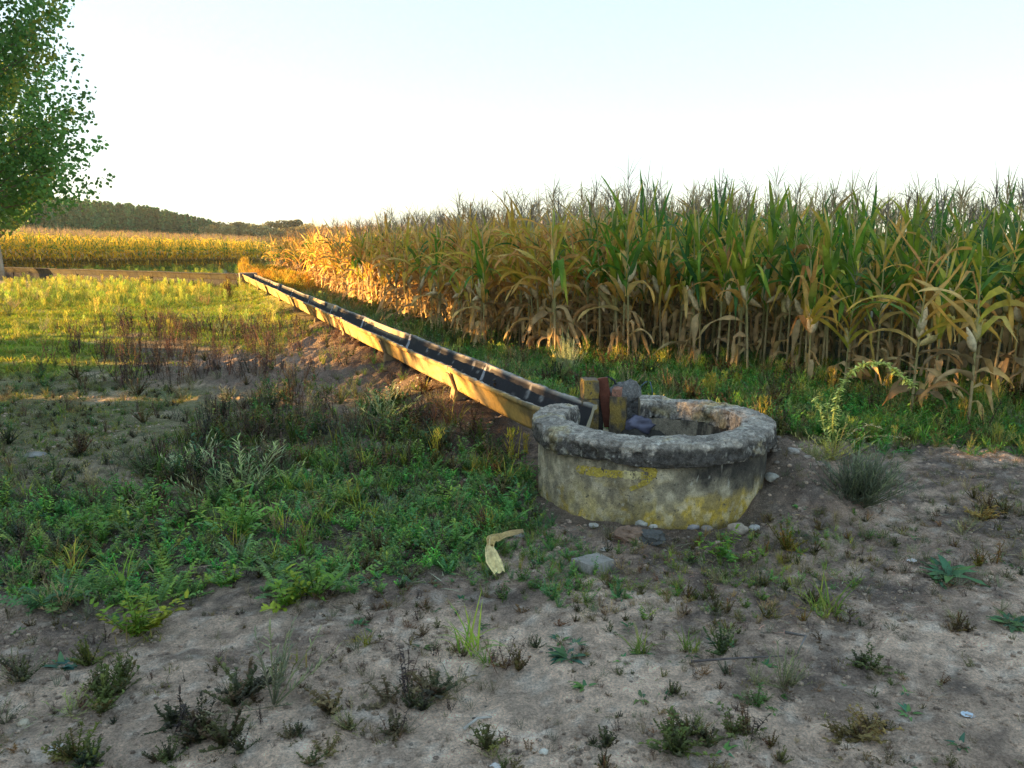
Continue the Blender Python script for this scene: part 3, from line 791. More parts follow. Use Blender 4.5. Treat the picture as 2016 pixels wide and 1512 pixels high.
plants = []
for k in range(14):
    v = 4.15 + .68 * k; u = 0.0
    while u < 36:
        u += NR.uniform(.13, .23); vv = v + NR.uniform(-.07, .07)
        if vv < edge_v(u) + NR.uniform(-.05, .2): continue
        x, y = UV(u, vv)
        if abs(x / y) > .95: continue
        plants.append((x, y, vv - edge_v(u), u, vv))
plants.sort(key=lambda p: (p[2] > 1.3, math.hypot(p[0], p[1])))
def in_view(x, y): return y > 0 and abs(x / y) < .70
ind = [p for p in plants if p[2] < 1.35 and in_view(p[0], p[1])][:286]
ids = set(id(p) for p in ind); rest = [p for p in plants if id(p) not in ids]
def hfac(x, y, u):
    px = 1008 + FPX * x / y
    return float(np.interp(px, [500, 560, 640, 900, 1200, 1500, 1900], [.88, .93, 1.01, 1.09, 1.17, 1.09, 1.05]))
dryv = [(.15, 0), (.35, 0), (.55, 0), (.8, 0)]
protos = {}
for i, (dv, _) in enumerate(dryv):
    for j in range(4): protos[(i, j)] = [corn_root(1000 + i * 10 + j, dv, 0), False]
adj = ['mostly green', 'yellow tipped green', 'half dried yellow green', 'mostly dried tan']
def corn_label(i, x, y, dep):
    px = 1008 + FPX * x / y
    zone = 'behind the well' if 1040 < px < 1540 else ('right of the well' if px >= 1540 else ('beside the middle channel' if px > 720 else 'by the far channel end'))
    row = 'outermost row' if dep < .45 else 'second row'
    return '%s corn plant, %s, %s' % (adj[i], row, zone)
grp = 'corn plants along the edge of the near field'
for (x, y, dep, u, v) in ind:
    dv = dry_at(x, y); i = int(np.clip(round((dv - .15) / .22), 0, 3)); j = NR.randint(4)
    pr = protos[(i, j)]
    if not pr[1]: o = pr[0]; pr[1] = True
    else: o = copy_tree(pr[0])
    f = hfac(x, y, u) * NR.uniform(.94, 1.05)
    o.location = (x, y, float(ghf(x, y))); o.rotation_euler = (NR.uniform(-.05, .05), NR.uniform(-.05, .05), NR.uniform(0, 6.28)); o.scale = (f * 1.05, f * 1.05, f * NR.uniform(.93, 1.06))
    tag(o, corn_label(i, x, y, dep), 'corn plant', grp)
for pr in protos.values():
    if not pr[1]:
        for ch in list(pr[0].children): bpy.data.objects.remove(ch)
        bpy.data.objects.remove(pr[0])
# loose plants that stand in front of the stand
for (px, py, hh, dr, lab) in ((1662, 768, .62, .9, 'stunted dried corn plant with orange leaves, left of the arching weed'),
                              (1792, 826, .93, .75, 'corn plant with one green flag leaf over a dried foot'),
                              (1835, 800, .85, .6, 'leaning yellowed corn plant between two others'),
                              (1905, 842, 1.0, .7, 'big front corn plant with dark bound base near the right edge'),
                              (1590, 762, .8, .55, 'corn plant with pale open husk just right behind the well')):
    o = corn_root(px, dr, 0, 1.45 * hh + .25, False); x, y = G(px, py)
    o.location = (x, y, float(ghf(x, y)))
    tag(o, lab, 'corn plant', grp)
tf = []
for i in range(6):
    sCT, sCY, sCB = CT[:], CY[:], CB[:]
    CT[:] = [(.56, .35, .03), (.50, .33, .03), (.52, .37, .05), (.42, .24, .03)]; CB[:] = [(.06, .07, .025), (.12, .11, .05), (.04, .05, .02)]  # ripe yellow raised for sunlit tops, low leaves darkened as if shaded
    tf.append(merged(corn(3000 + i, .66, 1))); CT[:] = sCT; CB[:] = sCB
tm = [merged(corn(2000 + i, d_, 1)) for i, d_ in enumerate((.2, .3, .4, .6, .6, .8, .8, .9))]
def mass_corn(name, pts, label, tm=tm):
    m = Mesh()
    for (x, y, dv, f) in pts:
        i = int(np.clip(dv * 8 + NR.uniform(-1.5, 1.5), 0, 7))
        m.addm(tm[i], rotz(NR.uniform(0, 6.28), f * 1.05, f), (x, y, float(ghf(x, y))), NR.uniform(.85, 1.15))
    return tag(obj(name, m, M_CORN), label, None, None, 'stuff')
mass_corn('corn_field', [(x, y, dry_at(x, y) + .1, hfac(x, y, u) * NR.uniform(.93, 1.07)) for (x, y, dep, u, v) in rest], 'dense ripening corn behind the outer rows')
# far field, beyond the far channel
fa, fb = np.array([-36.0, 33.0]), np.array([-14.2, 46.5]); fd = (fb - fa) / np.linalg.norm(fb - fa); fn = np.array([-fd[1], fd[0]])
FL = float(np.linalg.norm(fb - fa)); pts = []
for k in range(11):
    s = 0
    while s < FL:
        s += NR.uniform(.13, .24); p = fa + fd * (s + NR.uniform(-.05, .05)) + fn * (k * .75 + NR.uniform(-.08, .08))
        pts.append((p[0], p[1], .8, float(np.interp(s / FL, [0, .35, 1], [1.20, 1.17, .90])) * NR.uniform(.93, 1.06)))
mass_corn('corn_field', pts, 'far cornfield with tops coloured as sunlit behind the grey channel', [tf[i % 6] for i in range(8)])

# ------------------------------------------------------------------ trees
def leafball(m, centers, size, q, C, n6=True, jit=.25):
    """many leaf faces at the given points, numpy"""
    k = len(centers); a = q.normal(size=(k, 3)); a /= np.linalg.norm(a, axis=1)[:, None]
    b = np.cross(a, q.normal(size=(k, 3))); b /= np.linalg.norm(b, axis=1)[:, None]; c = np.cross(a, b)
    s = size * q.uniform(.7, 1.25, (k, 1))
    if n6:
        prof = [(-.0, -.55), (.42, -.28), (.40, .12), (0, .6), (-.40, .12), (-.42, -.28)]
        V = np.stack([centers + s * (x * b + y * a + .12 * abs(x) * c) for x, y in prof], 1).reshape(-1, 3)
        o = np.arange(k)[:, None] * 6
        Q = np.concatenate([o + np.array([0, 1, 2, 3]), o + np.array([0, 3, 4, 5])])
        per = 6
    else:
        prof = [(0, -.6), (.4, 0), (0, .6), (-.4, 0)]
        V = np.stack([centers + s * (x * b + y * a) for x, y in prof], 1).reshape(-1, 3)
        Q = np.arange(k)[:, None] * 4 + np.array([0, 1, 2, 3]); per = 4
    Cc = np.asarray(C) if np.ndim(C) == 2 else np.tile(np.asarray(C), (k, 1))
    Cc = Cc * q.uniform(1 - jit, 1 + jit, (k, 1))
    m.add(V, Q, None, np.repeat(Cc, per, 0))

def poplar(seed, env, H_, ntwig, nleaf, lsize, bottom, trunk_r, cgreen=(.060, .105, .028)):
    q = np.random.RandomState(seed); tr, cr = Mesh(), Mesh()
    tz = np.linspace(-.2, H_ * .95, 14); wob = np.cumsum(q.normal(0, .03, (14, 2)), 0)
    cpt = np.column_stack([wob, tz]); tube(tr, cpt, trunk_r * (1 - .92 * np.clip(tz, 0, None) / H_) + .01, 10, (.40, .36, .30))
    def axis_pt(z): return np.array([np.interp(z, tz, cpt[:, 0]), np.interp(z, tz, cpt[:, 1]), z])
    for i in range(ntwig):
        ztip = bottom + (H_ - bottom) * q.uniform(0, 1) ** 1.15
        az = q.uniform(0, 6.283); rmax = np.interp(ztip, [e[0] for e in env], [e[1] for e in env]) * (.86 + .22 * vnoise(az * 1.3 + 10, ztip * .8, 0, seed))
        r = rmax * q.uniform(.25, 1.0) ** .55
        tip = axis_pt(ztip) + np.array([math.cos(az) * r, math.sin(az) * r, 0])
        z0 = max(bottom * .55, ztip - r * q.uniform(.7, 1.1) - .2)
        st = axis_pt(z0); mid = (st + tip) / 2 + (0, 0, .12 * r)
        if i % 3 == 0: tube(tr, [st, mid, tip], [.035, .02, .006], 4, (.20, .17, .13), False)
        # clump of leaves on side twigs around the outer half of the branch
        L = q.uniform(.35, .75); dirv = (tip - mid); dirv /= np.linalg.norm(dirv) + 1e-9; dirv = dirv + (0, 0, q.uniform(.1, .7)); dirv /= np.linalg.norm(dirv)
        t = q.uniform(-.9, 1, nleaf)
        cen = tip + dirv * (t * L)[:, None] + q.normal(0, .13, (nleaf, 3)) * (1.15 - .7 * np.abs(t))[:, None]
        cc = np.array(cgreen) * q.uniform(.75, 1.3)
        if q.random_sample() < .16: cc = np.array([.14, .16, .03])
        leafball(cr, cen, lsize, q, cc)
    return tr, cr

ENV = [(1.9, 2.2), (2.4, 3.2), (3.4, 3.4), (4.6, 3.35), (6.0, 3.2), (7.2, 3.0), (8.8, 2.2), (10.5, .4)]
trk, crn = poplar(5, ENV, 10.5, 900, 80, .072, 2.3, .17, (.052, .115, .030))
tree = empty('poplar_tree', (-11.3, 14.6, 0))
tag(tree, 'big leafy poplar whose dark crown fills the upper left corner', 'tree')
obj('trunk', trk, M_BARK, tree); obj('crown', crn, M_TREE, tree)
trk2, crn2 = poplar(9, [(2.3, 1.0), (3.2, 2.3), (5, 2.6), (8, 2.0), (11, .3)], 11, 260, 60, .12, 2.35, .19)
tb = G(2, 551); t2 = empty('poplar_tree', (tb[0], tb[1], 0))
tag(t2, 'poplar with its pale trunk standing at the left edge by the channel', 'tree')
obj('trunk', trk2, M_BARK, t2); obj('crown', crn2, M_TREE, t2)
# the rest of the poplar row runs on to the left of the picture and throws the shade
crn3 = {}
for nm, bt, en in (('low', 1.6, [(1.6, 2.4), (2.6, 3.2), (5, 3.2), (8, 2.0), (9, .4)]), ('high', 3.75, [(3.7, 2.0), (4.3, 3.0), (6, 3.2), (8, 2.2), (9, .4)])):
    a_, b_ = poplar(14, en, 9, 330, 46, .17, bt, .17)
    tt = empty('poplar_tree', (0, 0, 0)); obj('trunk', a_, M_BARK, tt); obj('crown', b_, M_TREE, tt); crn3[nm] = [tt, False]
for k, (x, y, s, nm) in enumerate(((-19, 21.5, 1, 'high'), (-19.5, 17.6, 1, 'high'), (-19, 14.2, 1, 'high'), (-19.3, 10.9, 1, 'high'), (-20, 3.7, 1, 'low'), (-19, 7.9, 1, 'high'), (-20, -.2, 1, 'low'), (-20, -2.6, 1, 'low'), (-20, -6.5, 1, 'low'))):
    pr = crn3[nm]
    o = copy_tree(pr[0]) if pr[1] else pr[0]
    pr[1] = True
    o.location = (x, y, 0); o.rotation_euler = (0, 0, k * 1.7); o.scale = (s, s, s)
    tag(o, 'poplar of the shading row left of the picture', 'tree', 'poplars of the row that throws the shade')
hm = Mesh(); q = np.random.RandomState(3)  # unseen leafy screen added to shade the low ground, gapped for sun streaks
hp = []
for k in range(5200):
    y = q.uniform(-9, 17.5); x = -17.0 + q.normal(0, .5)
    hh = np.interp(y, [-9, 6.7, 7.15, 8, 9.0, 9.15, 9.45, 9.6, 11.1, 11.25, 11.6, 11.8, 12.3, 13.2, 14], [4.6, 4.0, 2.65, 2.55, 2.5, 1.5, 1.5, 2.4, 2.3, 1.2, 1.2, 2.2, 2.1, 1.4, .5]) * (.8 + .35 * vnoise(y * .8 + 50, 0, 0, 77))
    hp.append((x, y, hh * q.uniform(0, 1) ** .7))
leafball(hm, np.array(hp), .42, q, (.06, .09, .03))
tag(obj('shade_hedge', hm, M_TREE), 'unseen leaf screen added below the poplar row to shade low ground', 'shade_hedge')

# far plantation
q = np.random.RandomState(21); fm = Mesh()
def far_poplar(m, x, y, h, q, c):
    n = int(150); z = q.uniform(.08, 1, n) ** .8; r = h * .15 * np.interp(z, [0, .25, .6, 1], [.6, 1, .8, .05])
    az = q.uniform(0, 6.28, n); rr = r * q.uniform(.3, 1, n) ** .5
    cen = np.column_stack([x + rr * np.cos(az), y + rr * np.sin(az), z * h])
    leafball(m, cen, .75, q, c, False)
for row in range(4):
    for i in range(70):
        t = i / 69; px = np.interp(t, [0, 1], [-80, 436]); Z = np.interp(px, [-80, 436], [110, 235]) + row * 7
        top = np.interp(px, [-80, 170, 300, 436], [392, 393, 405, 436])
        a, h_, v_ = ray(px, top); h = EYE + v_ * Z / h_
        far_poplar(fm, (px - 1008) / FPX * Z * 1.0 + q.normal(0, .5), Z + q.normal(0, .8), h * q.uniform(.95, 1.03), q, np.array([.022, .080, .034]) * q.uniform(.8, 1.2))
tag(obj('poplar_wood', fm, M_FAR), 'distant dense poplar plantation with light green tops', None, None, 'stuff')
def round_tree(q, h, r, c, umbrella=False):
    tr, cr = Mesh(), Mesh()
    tube(tr, [(0, 0, -1), (0, 0, h * .35), (.2, 0, h * .7)], [.3, .25, .12], 6, (.12, .10, .08))
    for i in range(16 if not umbrella else 12):
        az = q.uniform(0, 6.28); rr = r * q.uniform(.2, .95)
        cz = h * (q.uniform(.45, .88) if not umbrella else q.uniform(.78, .93)); br = r * (.42 if not umbrella else .35)
        dv = q.normal(size=(70, 3)); dv /= np.linalg.norm(dv, axis=1)[:, None]
        cen = np.array([rr * math.cos(az), rr * math.sin(az), cz]) + dv * br * np.array([1, 1, .7 if not umbrella else .4]) * q.uniform(.7, 1.05, (70, 1))
        leafball(cr, cen, .62, q, c * q.uniform(.8, 1.2), False)
        if i % 3 == 0: tube(tr, [(0, 0, h * .35), (rr * math.cos(az) * .6, rr * math.sin(az) * .6, cz - .2)], [.14, .05], 4, (.12, .10, .08))
    return tr, cr
tops = [(428, 446, 190), (440, 438, 205), (452, 441, 225), (468, 434, 215), (480, 437, 230), (495, 440, 220), (508, 443, 240), (522, 441, 215), (534, 446, 235), (548, 441, 225), (562, 433, 205), (578, 443, 230), (592, 442, 240), (606, 441, 220), (620, 446, 245), (634, 441, 230), (650, 445, 240), (668, 447, 235), (690, 450, 230), (460, 449, 200), (505, 452, 198), (545, 453, 200), (590, 454, 205), (630, 456, 205)]
for i, (px, py, Z) in enumerate(tops):
    umb = (px == 562); p = at_depth(px, py, Z)
    tr, cr = round_tree(q, p[2], q.uniform(2.6, 3.8) * (1.05 if not umb else 1.25), np.array([.12, .115, .05]) if not umb else np.array([.07, .08, .045]), umb)
    o = empty('pine_tree' if umb else 'oak_tree', (p[0], p[1], 0))
    obj('trunk', tr, M_BARK, o); obj('crown', cr, M_FAR, o)
    if umb: tag(o, 'tall flat topped pine standing above the far treeline', 'tree')
    else: tag(o, 'round olive tree crown in the hazy far treeline beyond the cornfields', 'tree', 'round trees of the far treeline')
HM = Mesh()
hx, hy = np.meshgrid(np.linspace(-260, 60, 60), np.linspace(150, 420, 30))
hz = 6.0 * np.exp(-((hy - 300) / 80) ** 2) * sm(20, -80, hx) + (fbm(hx * .03 + 9, hy * .03, 0, 66) - .5) * 2 - 1.2
HM.add(np.stack([hx, hy, hz], -1).reshape(-1, 3), grid_quads(30, 60), None, (.06, .07, .035))
tag(obj('hill', HM, M_GROUND), 'low wooded rise on the horizon', None, None, 'structure')

# ------------------------------------------------------------------ weeds and grasses
def weed(seed, kind):
    """small plant templates about 1 unit tall, returned as arrays"""
    q = random.Random(seed); m = Mesh()
    if kind == 'bushy':        # soft many-stemmed green weed
        for s in range(q.randint(6, 9)):
            az = q.uniform(0, 6.28); e = q.uniform(.7, 1.45); L = q.uniform(.6, 1.0); g = np.array(q.choice([(.045, .12, .035), (.06, .14, .04), (.04, .10, .05), (.09, .15, .035)]))
            dr = np.array([math.cos(e) * math.cos(az), math.cos(e) * math.sin(az), math.sin(e)])
            pts = [dr * L * t + np.array([0, 0, -.12 * t * t * (1.2 - math.sin(e))]) for t in (0, .35, .7, 1)]
            tube(m, pts, [.012, .01, .007, .004], 3, g * .8, False)
            for j in range(11):
                t = .15 + .85 * j / 10; p = dr * L * t; a2 = q.uniform(0, 6.28)
                blade(m, p, a2, q.uniform(.1, .9), q.uniform(-.5, .3), q.uniform(.12, .26) * (1.15 - .4 * t), q.uniform(.06, .10), 2, g, g * q.uniform(.9, 1.5), .3, 0, 0, q, .6)
    elif kind == 'feather':    # fine cut leaves
        for s in range(q.randint(7, 10)):
            az = q.uniform(0, 6.28); e = q.uniform(.4, 1.35); L = q.uniform(.6, 1.0); g = np.array(q.choice([(.05, .12, .05), (.045, .10, .055), (.08, .15, .05)]))
            dr = np.array([math.cos(e) * math.cos(az), math.cos(e) * math.sin(az), math.sin(e)]); sdv = np.array([-math.sin(az), math.cos(az), 0])
            blade(m, (0, 0, 0), az, e, e - .7, L, .02, 4, g, g, .1, 0, 0, q)
            for j in range(9):
                t = .25 + .75 * j / 9; p = dr * L * t - np.array([0, 0, .16 * t * t])
                for sg in (-1, 1):
                    blade(m, p, az + sg * 1.1, q.uniform(-.1, .9), 0, .13 * (1.15 - .7 * t) * q.uniform(.6, 1.4), .05, 2, g, g * 1.3, .2, 0, 0, q, .8)
    elif kind == 'spike':      # upright dark amaranth like spikes
        for s in range(q.randint(12, 17)):
            az = q.uniform(0, 6.28); e = q.uniform(.55, 1.5); L = q.uniform(.45, 1.0) * (.6 + .4 * math.sin(e)); g = np.array(q.choice([(.05, .060, .028), (.07, .075, .03), (.085, .06, .035), (.045, .045, .03)]))
            dr = np.array([math.cos(e) * math.cos(az), math.cos(e) * math.sin(az), math.sin(e)])
            tube(m, [dr * L * t for t in (0, .5, 1)], [.012, .009, .005], 3, g * .9, False)
            for j in range(22):
                t = .12 + .88 * j / 21; p = dr * L * t; a2 = q.uniform(0, 6.28)
                blade(m, p, a2, q.uniform(.4, 1.3), q.uniform(-.2, .6), q.uniform(.08, .17) * (1.2 - .5 * t), q.uniform(.045, .08), 2, g, g * q.uniform(.8, 1.6), .3, 0, 0, q, .7)
    elif kind == 'leafy':      # low rounded herb with crowded small leaves
        g0 = np.array(q.choice([(.06, .075, .028), (.08, .085, .035), (.055, .06, .035), (.09, .075, .04)]))
        for s in range(q.randint(9, 14)):
            az = q.uniform(0, 6.28); e = q.uniform(.15, 1.4); L = q.uniform(.35, .8)
            dr = np.array([math.cos(e) * math.cos(az), math.cos(e) * math.sin(az), math.sin(e)])
            tube(m, [dr * L * t for t in (0, .5, 1)], [.012, .009, .005], 3, g0 * (1.2, .8, .8), False)
            for j in range(16):
                t = .2 + .8 * j / 15; g = g0 * q.uniform(.7, 1.6)
                blade(m, dr * L * t, q.uniform(0, 6.28), q.uniform(-.2, 1.0), q.uniform(-.6, .3), q.uniform(.07, .15), q.uniform(.05, .09), 2, g, g * 1.2, .3, 0, 0, q, .5)
    elif kind == 'grass':
        g = [(.10, .15, .035), (.14, .17, .04), (.07, .12, .03)]
        for s in range(20):
            c = np.array(q.choice(g)); blade(m, (q.uniform(-.12, .12), q.uniform(-.12, .12), 0), q.uniform(0, 6.28), q.uniform(1.0, 1.5), q.uniform(-.3, 1.2), q.uniform(.5, 1.0), .028, 4, c, c * 1.2, .3, 0, 0, q, .7)
    elif kind == 'short':
        g = [(.12, .17, .03), (.15, .18, .035), (.09, .13, .03), (.20, .18, .06)]
        for s in range(14):
            c = np.array(q.choice(g)); blade(m, (q.uniform(-.7, .7), q.uniform(-.7, .7), 0), q.uniform(0, 6.28), q.uniform(.5, 1.4), q.uniform(-.3, .6), q.uniform(.5, 1.0), .09, 2, c, c * 1.2, .3, 0, 0, q, .7)
    elif kind == 'tall':       # pale flowering grass
        g = [(.20, .25, .06), (.26, .27, .08), (.15, .21, .04)]
        for s in range(14):
            c = np.array(q.choice(g)); az = q.uniform(0, 6.28); b = (q.uniform(-.12, .12), q.uniform(-.12, .12), 0)
            blade(m, b, az, q.uniform(1.25, 1.5), q.uniform(.8, 1.4), q.uniform(.6, 1.0), .022, 4, c * .8, c, .3, 0, 0, q, .9)
            for j in range(3):
                blade(m, (b[0] + q.uniform(-.03, .03), b[1] + q.uniform(-.03, .03), q.uniform(.5, .85)), q.uniform(0, 6.28), q.uniform(.9, 1.4), .9, .14, .03, 2, c, c * 1.1, .3, 0, 0, q, .9)
    elif kind == 'dead':       # dark dead stalks with hanging seed heads
        for s in range(q.randint(4, 7)):
            az = q.uniform(0, 6.28); e = q.uniform(1.1, 1.55); L = q.uniform(.55, 1.0); g = np.array(q.choice([(.055, .040, .032), (.075, .052, .04), (.10, .065, .045), (.045, .035, .033)]))
            dr = np.array([math.cos(e) * math.cos(az), math.cos(e) * math.sin(az), math.sin(e)]); b = np.array([q.uniform(-.15, .15), q.uniform(-.15, .15), 0])
            tube(m, [b + dr * L * t for t in (0, .5, 1)], [.010, .008, .004], 3, g, False)
            for j in range(14):
                t = .2 + .8 * j / 13; p = b + dr * L * t
                blade(m, p, q.uniform(0, 6.28), q.uniform(-.2, 1.1), q.uniform(-1.0, .6), q.uniform(.07, .16), q.uniform(.02, .05), 2, g, g * q.uniform(.8, 1.7), .3, 0, 0, q, .8)
    elif kind == 'twiggy':     # fine grey green twigs
        for s in range(16):
            az = q.uniform(0, 6.28); e = q.uniform(.5, 1.5); L = q.uniform(.6, 1.0); g = np.array(q.choice([(.13, .14, .085), (.10, .11, .07), (.15, .14, .09), (.17, .18, .09)]))
            dr = np.array([math.cos(e) * math.cos(az), math.cos(e) * math.sin(az), math.sin(e)])
            tube(m, [(0, 0, 0), dr * L * .5, dr * L], [.008, .005, .003], 3, g, False)
            for j in range(14):
                t = .3 + .7 * j / 13
                blade(m, dr * L * t, az + q.uniform(-1.4, 1.4), q.uniform(.3, 1.4), .6, q.uniform(.06, .15), .018, 2, g, g * 1.4, .2, 0, 0, q, .8)
    elif kind == 'straw':      # flat litter
        for s in range(10):
            c = np.array(q.choice([(.24, .20, .15), (.17, .13, .10), (.10, .075, .06), (.30, .26, .20)])); a = q.uniform(0, 6.28)
            blade(m, (q.uniform(-1, 1), q.uniform(-1, 1), q.uniform(.02, .14)), a, q.uniform(-.1, .25), q.uniform(-.3, .1), q.uniform(.4, 1.0), .035, 3, c, c * .8, .3, q.uniform(-1, 1), 0, q, .7)
    elif kind == 'rosette':
        for s in range(9):
            c = np.array(q.choice([(.035, .09, .055), (.045, .10, .05), (.06, .12, .04)]))
            blade(m, (0, 0, .03), q.uniform(0, 6.28), q.uniform(.2, .7), q.uniform(-.3, .1), q.uniform(.6, 1.0), .24, 4, c, c * 1.2, .25, 0, .12, q, .4)
    return m.arrays()
KN = ('bushy', 'feather', 'spike', 'grass', 'short', 'tall', 'dead', 'twiggy', 'straw', 'rosette', 'leafy')
TPL = {k: [weed(100 * i + j, k) for j in range(5)] for i, k in enumerate(KN)}

def scatter(m, n, x0, x1, y0, y1_, mask, kinds, h0, h1, tint=None, power=1.0, seed=1, lift=0.0, squash=1.0):
    q = np.random.RandomState(seed); got = 0
    x = q.uniform(x0, x1, n); y = y0 + (y1_ - y0) * q.uniform(0, 1, n) ** power
    keep = (mask(x, y) > q.uniform(0, 1, n)) & (np.abs(x) < .74 * y + .9)
    r = np.hypot((x - WC[0]), (y - WC[1])); keep &= r > R1 + .02
    u, v = toUV(x, y); keep &= ~((v > V0 - .03) & (v < V0 + TWD + .03) & (u > ustart - .2))
    x, y = x[keep], y[keep]; z = ghf(x, y) + lift
    for i in range(len(x)):
        k = kinds[q.randint(len(kinds))]; s = q.uniform(h0, h1); a = q.uniform(0, 6.28)
        t = TPL[k][q.randint(5)]
        tn = q.uniform(.65, 1.35) * (np.asarray(tint) if tint is not None else 1.0) * np.array([q.uniform(.8, 1.5), q.uniform(.9, 1.1), q.uniform(.7, 1.1)])
        m.addm(t, rotz(a, s, s * squash), (x[i], y[i], z[i] - .01), tn)
    return len(x)

clr = lambda f, t: (lambda x, y: f(x, y) * t)
fA = lambda x, y: poly_mask(PA, x, y, .18, 31)
gw = Mesh()
scatter(gw, 2400, -4.6, .5, 2.9, 6.6, lambda x, y: fA(x, y), ('leafy', 'leafy', 'bushy'), .05, .12, (1.0, 1.9, 1.2), seed=28)
scatter(gw, 5200, -4.6, .5, 2.9, 6.6, lambda x, y: fA(x, y) * (.12 + .88 * sm(.40, .54, fbm(x * 1.9, y * 1.9, 0, 55))), ('bushy', 'feather', 'bushy', 'bushy'), .05, .13, (1.3, 1.3, 1.2), seed=2)
scatter(gw, 380, -4.6, .5, 3.2, 6.2, lambda x, y: fA(x, y), ('bushy', 'feather', 'grass'), .16, .26, (1.3, 1.2, .9), seed=3)
scatter(gw, 700, -4.6, .5, 3.0, 6.4, lambda x, y: fA(x, y), ('rosette',), .05, .10, seed=4)
scatter(gw, 900, -.4, 1.3, 2.9, 4.3, lambda x, y: poly_mask([(880, 1060), (1060, 1030), (1180, 1080), (1240, 1150), (1180, 1240), (980, 1180), (860, 1130)], x, y, .12, 8), ('bushy', 'feather', 'grass'), .04, .11, seed=5)
scatter(gw, 800, -4.6, .5, 2.9, 6.6, lambda x, y: fA(x, y), ('dead', 'twiggy', 'spike', 'straw'), .06, .2, seed=25)
tag(obj('green_weeds', gw, M_LEAF), 'low lush green weeds covering the ground left of the well', None, None, 'stuff')
rw = Mesh()
def fH(x, y):
    u, v = toUV(x, y); e = edge_v(u)
    return sm(V0 + .40, V0 + .62, v) * (1 - sm(e + 1.2, e + 2.0, v)) * sm(6.3, 7.3, y + .35 * x - .25 * sm(2, 4, x)) * (u < 34)
scatter(rw, 9000, -2, 6.5, 4.6, 11, fH, ('feather', 'bushy', 'bushy', 'grass', 'twiggy'), .07, .27, (.85, 1.15, .75), seed=6)
scatter(rw, 5200, -12, 0, 10, 33, fH, ('feather', 'grass', 'bushy', 'twiggy'), .14, .42, (1.1, 1.05, .8), seed=7)
scatter(rw, 900, -2, 6.5, 4.6, 11, fH, ('twiggy', 'dead', 'tall', 'spike'), .15, .38, (1.0, .95, .8), seed=31)
tag(obj('green_undergrowth', rw, M_LEAF), 'bright green weeds along the foot of the corn behind the well', None, None, 'stuff')
dw = Mesh()
scatter(dw, 2400, -5, .4, 4.6, 8.6, lambda x, y: poly_mask(PB, x, y, .45, 32) * (.15 + .75 * sm(.42, .56, fbm(x * 2.1, y * 2.1, 0, 64))), ('dead', 'dead', 'twiggy', 'dead', 'leafy', 'bushy', 'grass'), .10, .34, (.58, .66, .62), seed=8)
scatter(dw, 1300, -9, -1.5, 7, 15, lambda x, y: poly_mask(PC, x, y, .4, 33) * .7, ('dead',), .15, .42, seed=9)
scatter(dw, 500, -6, 0, 5.5, 11.5, lambda x, y: poly_mask(PD, x, y, .6, 33) * .35, ('dead', 'twiggy'), .08, .25, seed=10)
scatter(dw, 260, -9, 0, 4.5, 12, lambda x, y: 0 * x + .5, ('dead', 'twiggy', 'spike'), .08, .25, seed=19)
scatter(dw, 3200, -9, .4, 4.8, 20, lambda x, y: ((lambda u, v: sm(.7, 1.2, v) * (1 - sm(2.1, 2.3, v)))(*toUV(x, y))), ('dead', 'twiggy', 'straw', 'bushy', 'grass'), .06, .2, (1.1, 1.1, .9), seed=26)
tag(obj('dry_weeds', dw, M_DRY), 'dark dead weed stalks standing between the soil and green weeds', None, None, 'stuff')
sg = Mesh()
scatter(sg, 26000, -16, 0, 9, 27, lambda x, y: poly_mask(PE, x, y, .5, 35) * .9, ('short', 'short', 'grass'), .07, .17, (.95, 1.1, .6), seed=11)
scatter(sg, 9500, -9, .2, 4.6, 11, lambda x, y: (1 - poly_mask(PD, x, y, .4, 5)) * sm(.42, .6, fbm(x * .9, y * 1.4, 0, 41, 5)) * .9, ('short', 'short', 'grass'), .03, .075, (.8, .8, .9), seed=12)
PF = [(-250, 720), (250, 735), (420, 790), (620, 790), (600, 830), (340, 880), (330, 960), (100, 960), (-250, 1000)]
scatter(sg, 9000, -8, 0, 4.4, 10.5, lambda x, y: poly_mask(PF, x, y, .3, 37) * (.35 + .65 * sm(.4, .58, fbm(x * 1.3, y * 1.3, 0, 60))), ('short', 'short', 'feather', 'spike'), .03, .085, (.7, .72, .85), seed=23)
scatter(sg, 1600, -8, 0, 4.4, 10.5, lambda x, y: poly_mask(PF, x, y, .3, 37) * .7, ('twiggy', 'bushy', 'dead', 'grass'), .06, .17, (.8, .8, .8), seed=24)
tag(obj('short_grass', sg, M_LEAF), 'short yellow green grass between the channel and the tree', None, None, 'stuff')
tg_ = Mesh()
scatter(tg_, 5200, -22, -4, 15, 33, lambda x, y: poly_mask(PG, x, y, .5, 36) * .9, ('tall', 'grass', 'grass'), .2, .42, (.95, 1.0, .8), seed=13)
scatter(tg_, 2600, -24, -8, 26, 46, lambda x, y: ((x * FN[0] + y * FN[1]) > (J @ FN + .5)) * ((x - fa[0]) * fn[0] + (y - fa[1]) * fn[1] < .3) * .8, ('tall', 'grass', 'bushy'), .25, .5, (.7, .75, .5), seed=30)
scatter(tg_, 500, -20, -4, 12, 24, lambda x, y: 0 * x + .30, ('tall', 'twiggy'), .2, .45, seed=14)
tag(obj('tall_grass', tg_, M_LEAF), 'tall pale grass glowing in sunlight before the far channel', None, None, 'stuff')
og = Mesh()
scatter(og, 1200, -13, -6, 22, 33, lambda x, y: ((lambda u, v: sm(2.7, 2.9, v) * (1 - sm(4.0, 4.6, v)) * sm(22, 24, u))(*toUV(x, y))), ('tall',), .4, .75, (1.25, .85, .5), seed=15)
tag(obj('orange_grass', og, M_DRY), 'dry orange grass tuft at the far end of the channel', None, None, 'stuff')
lt = Mesh()
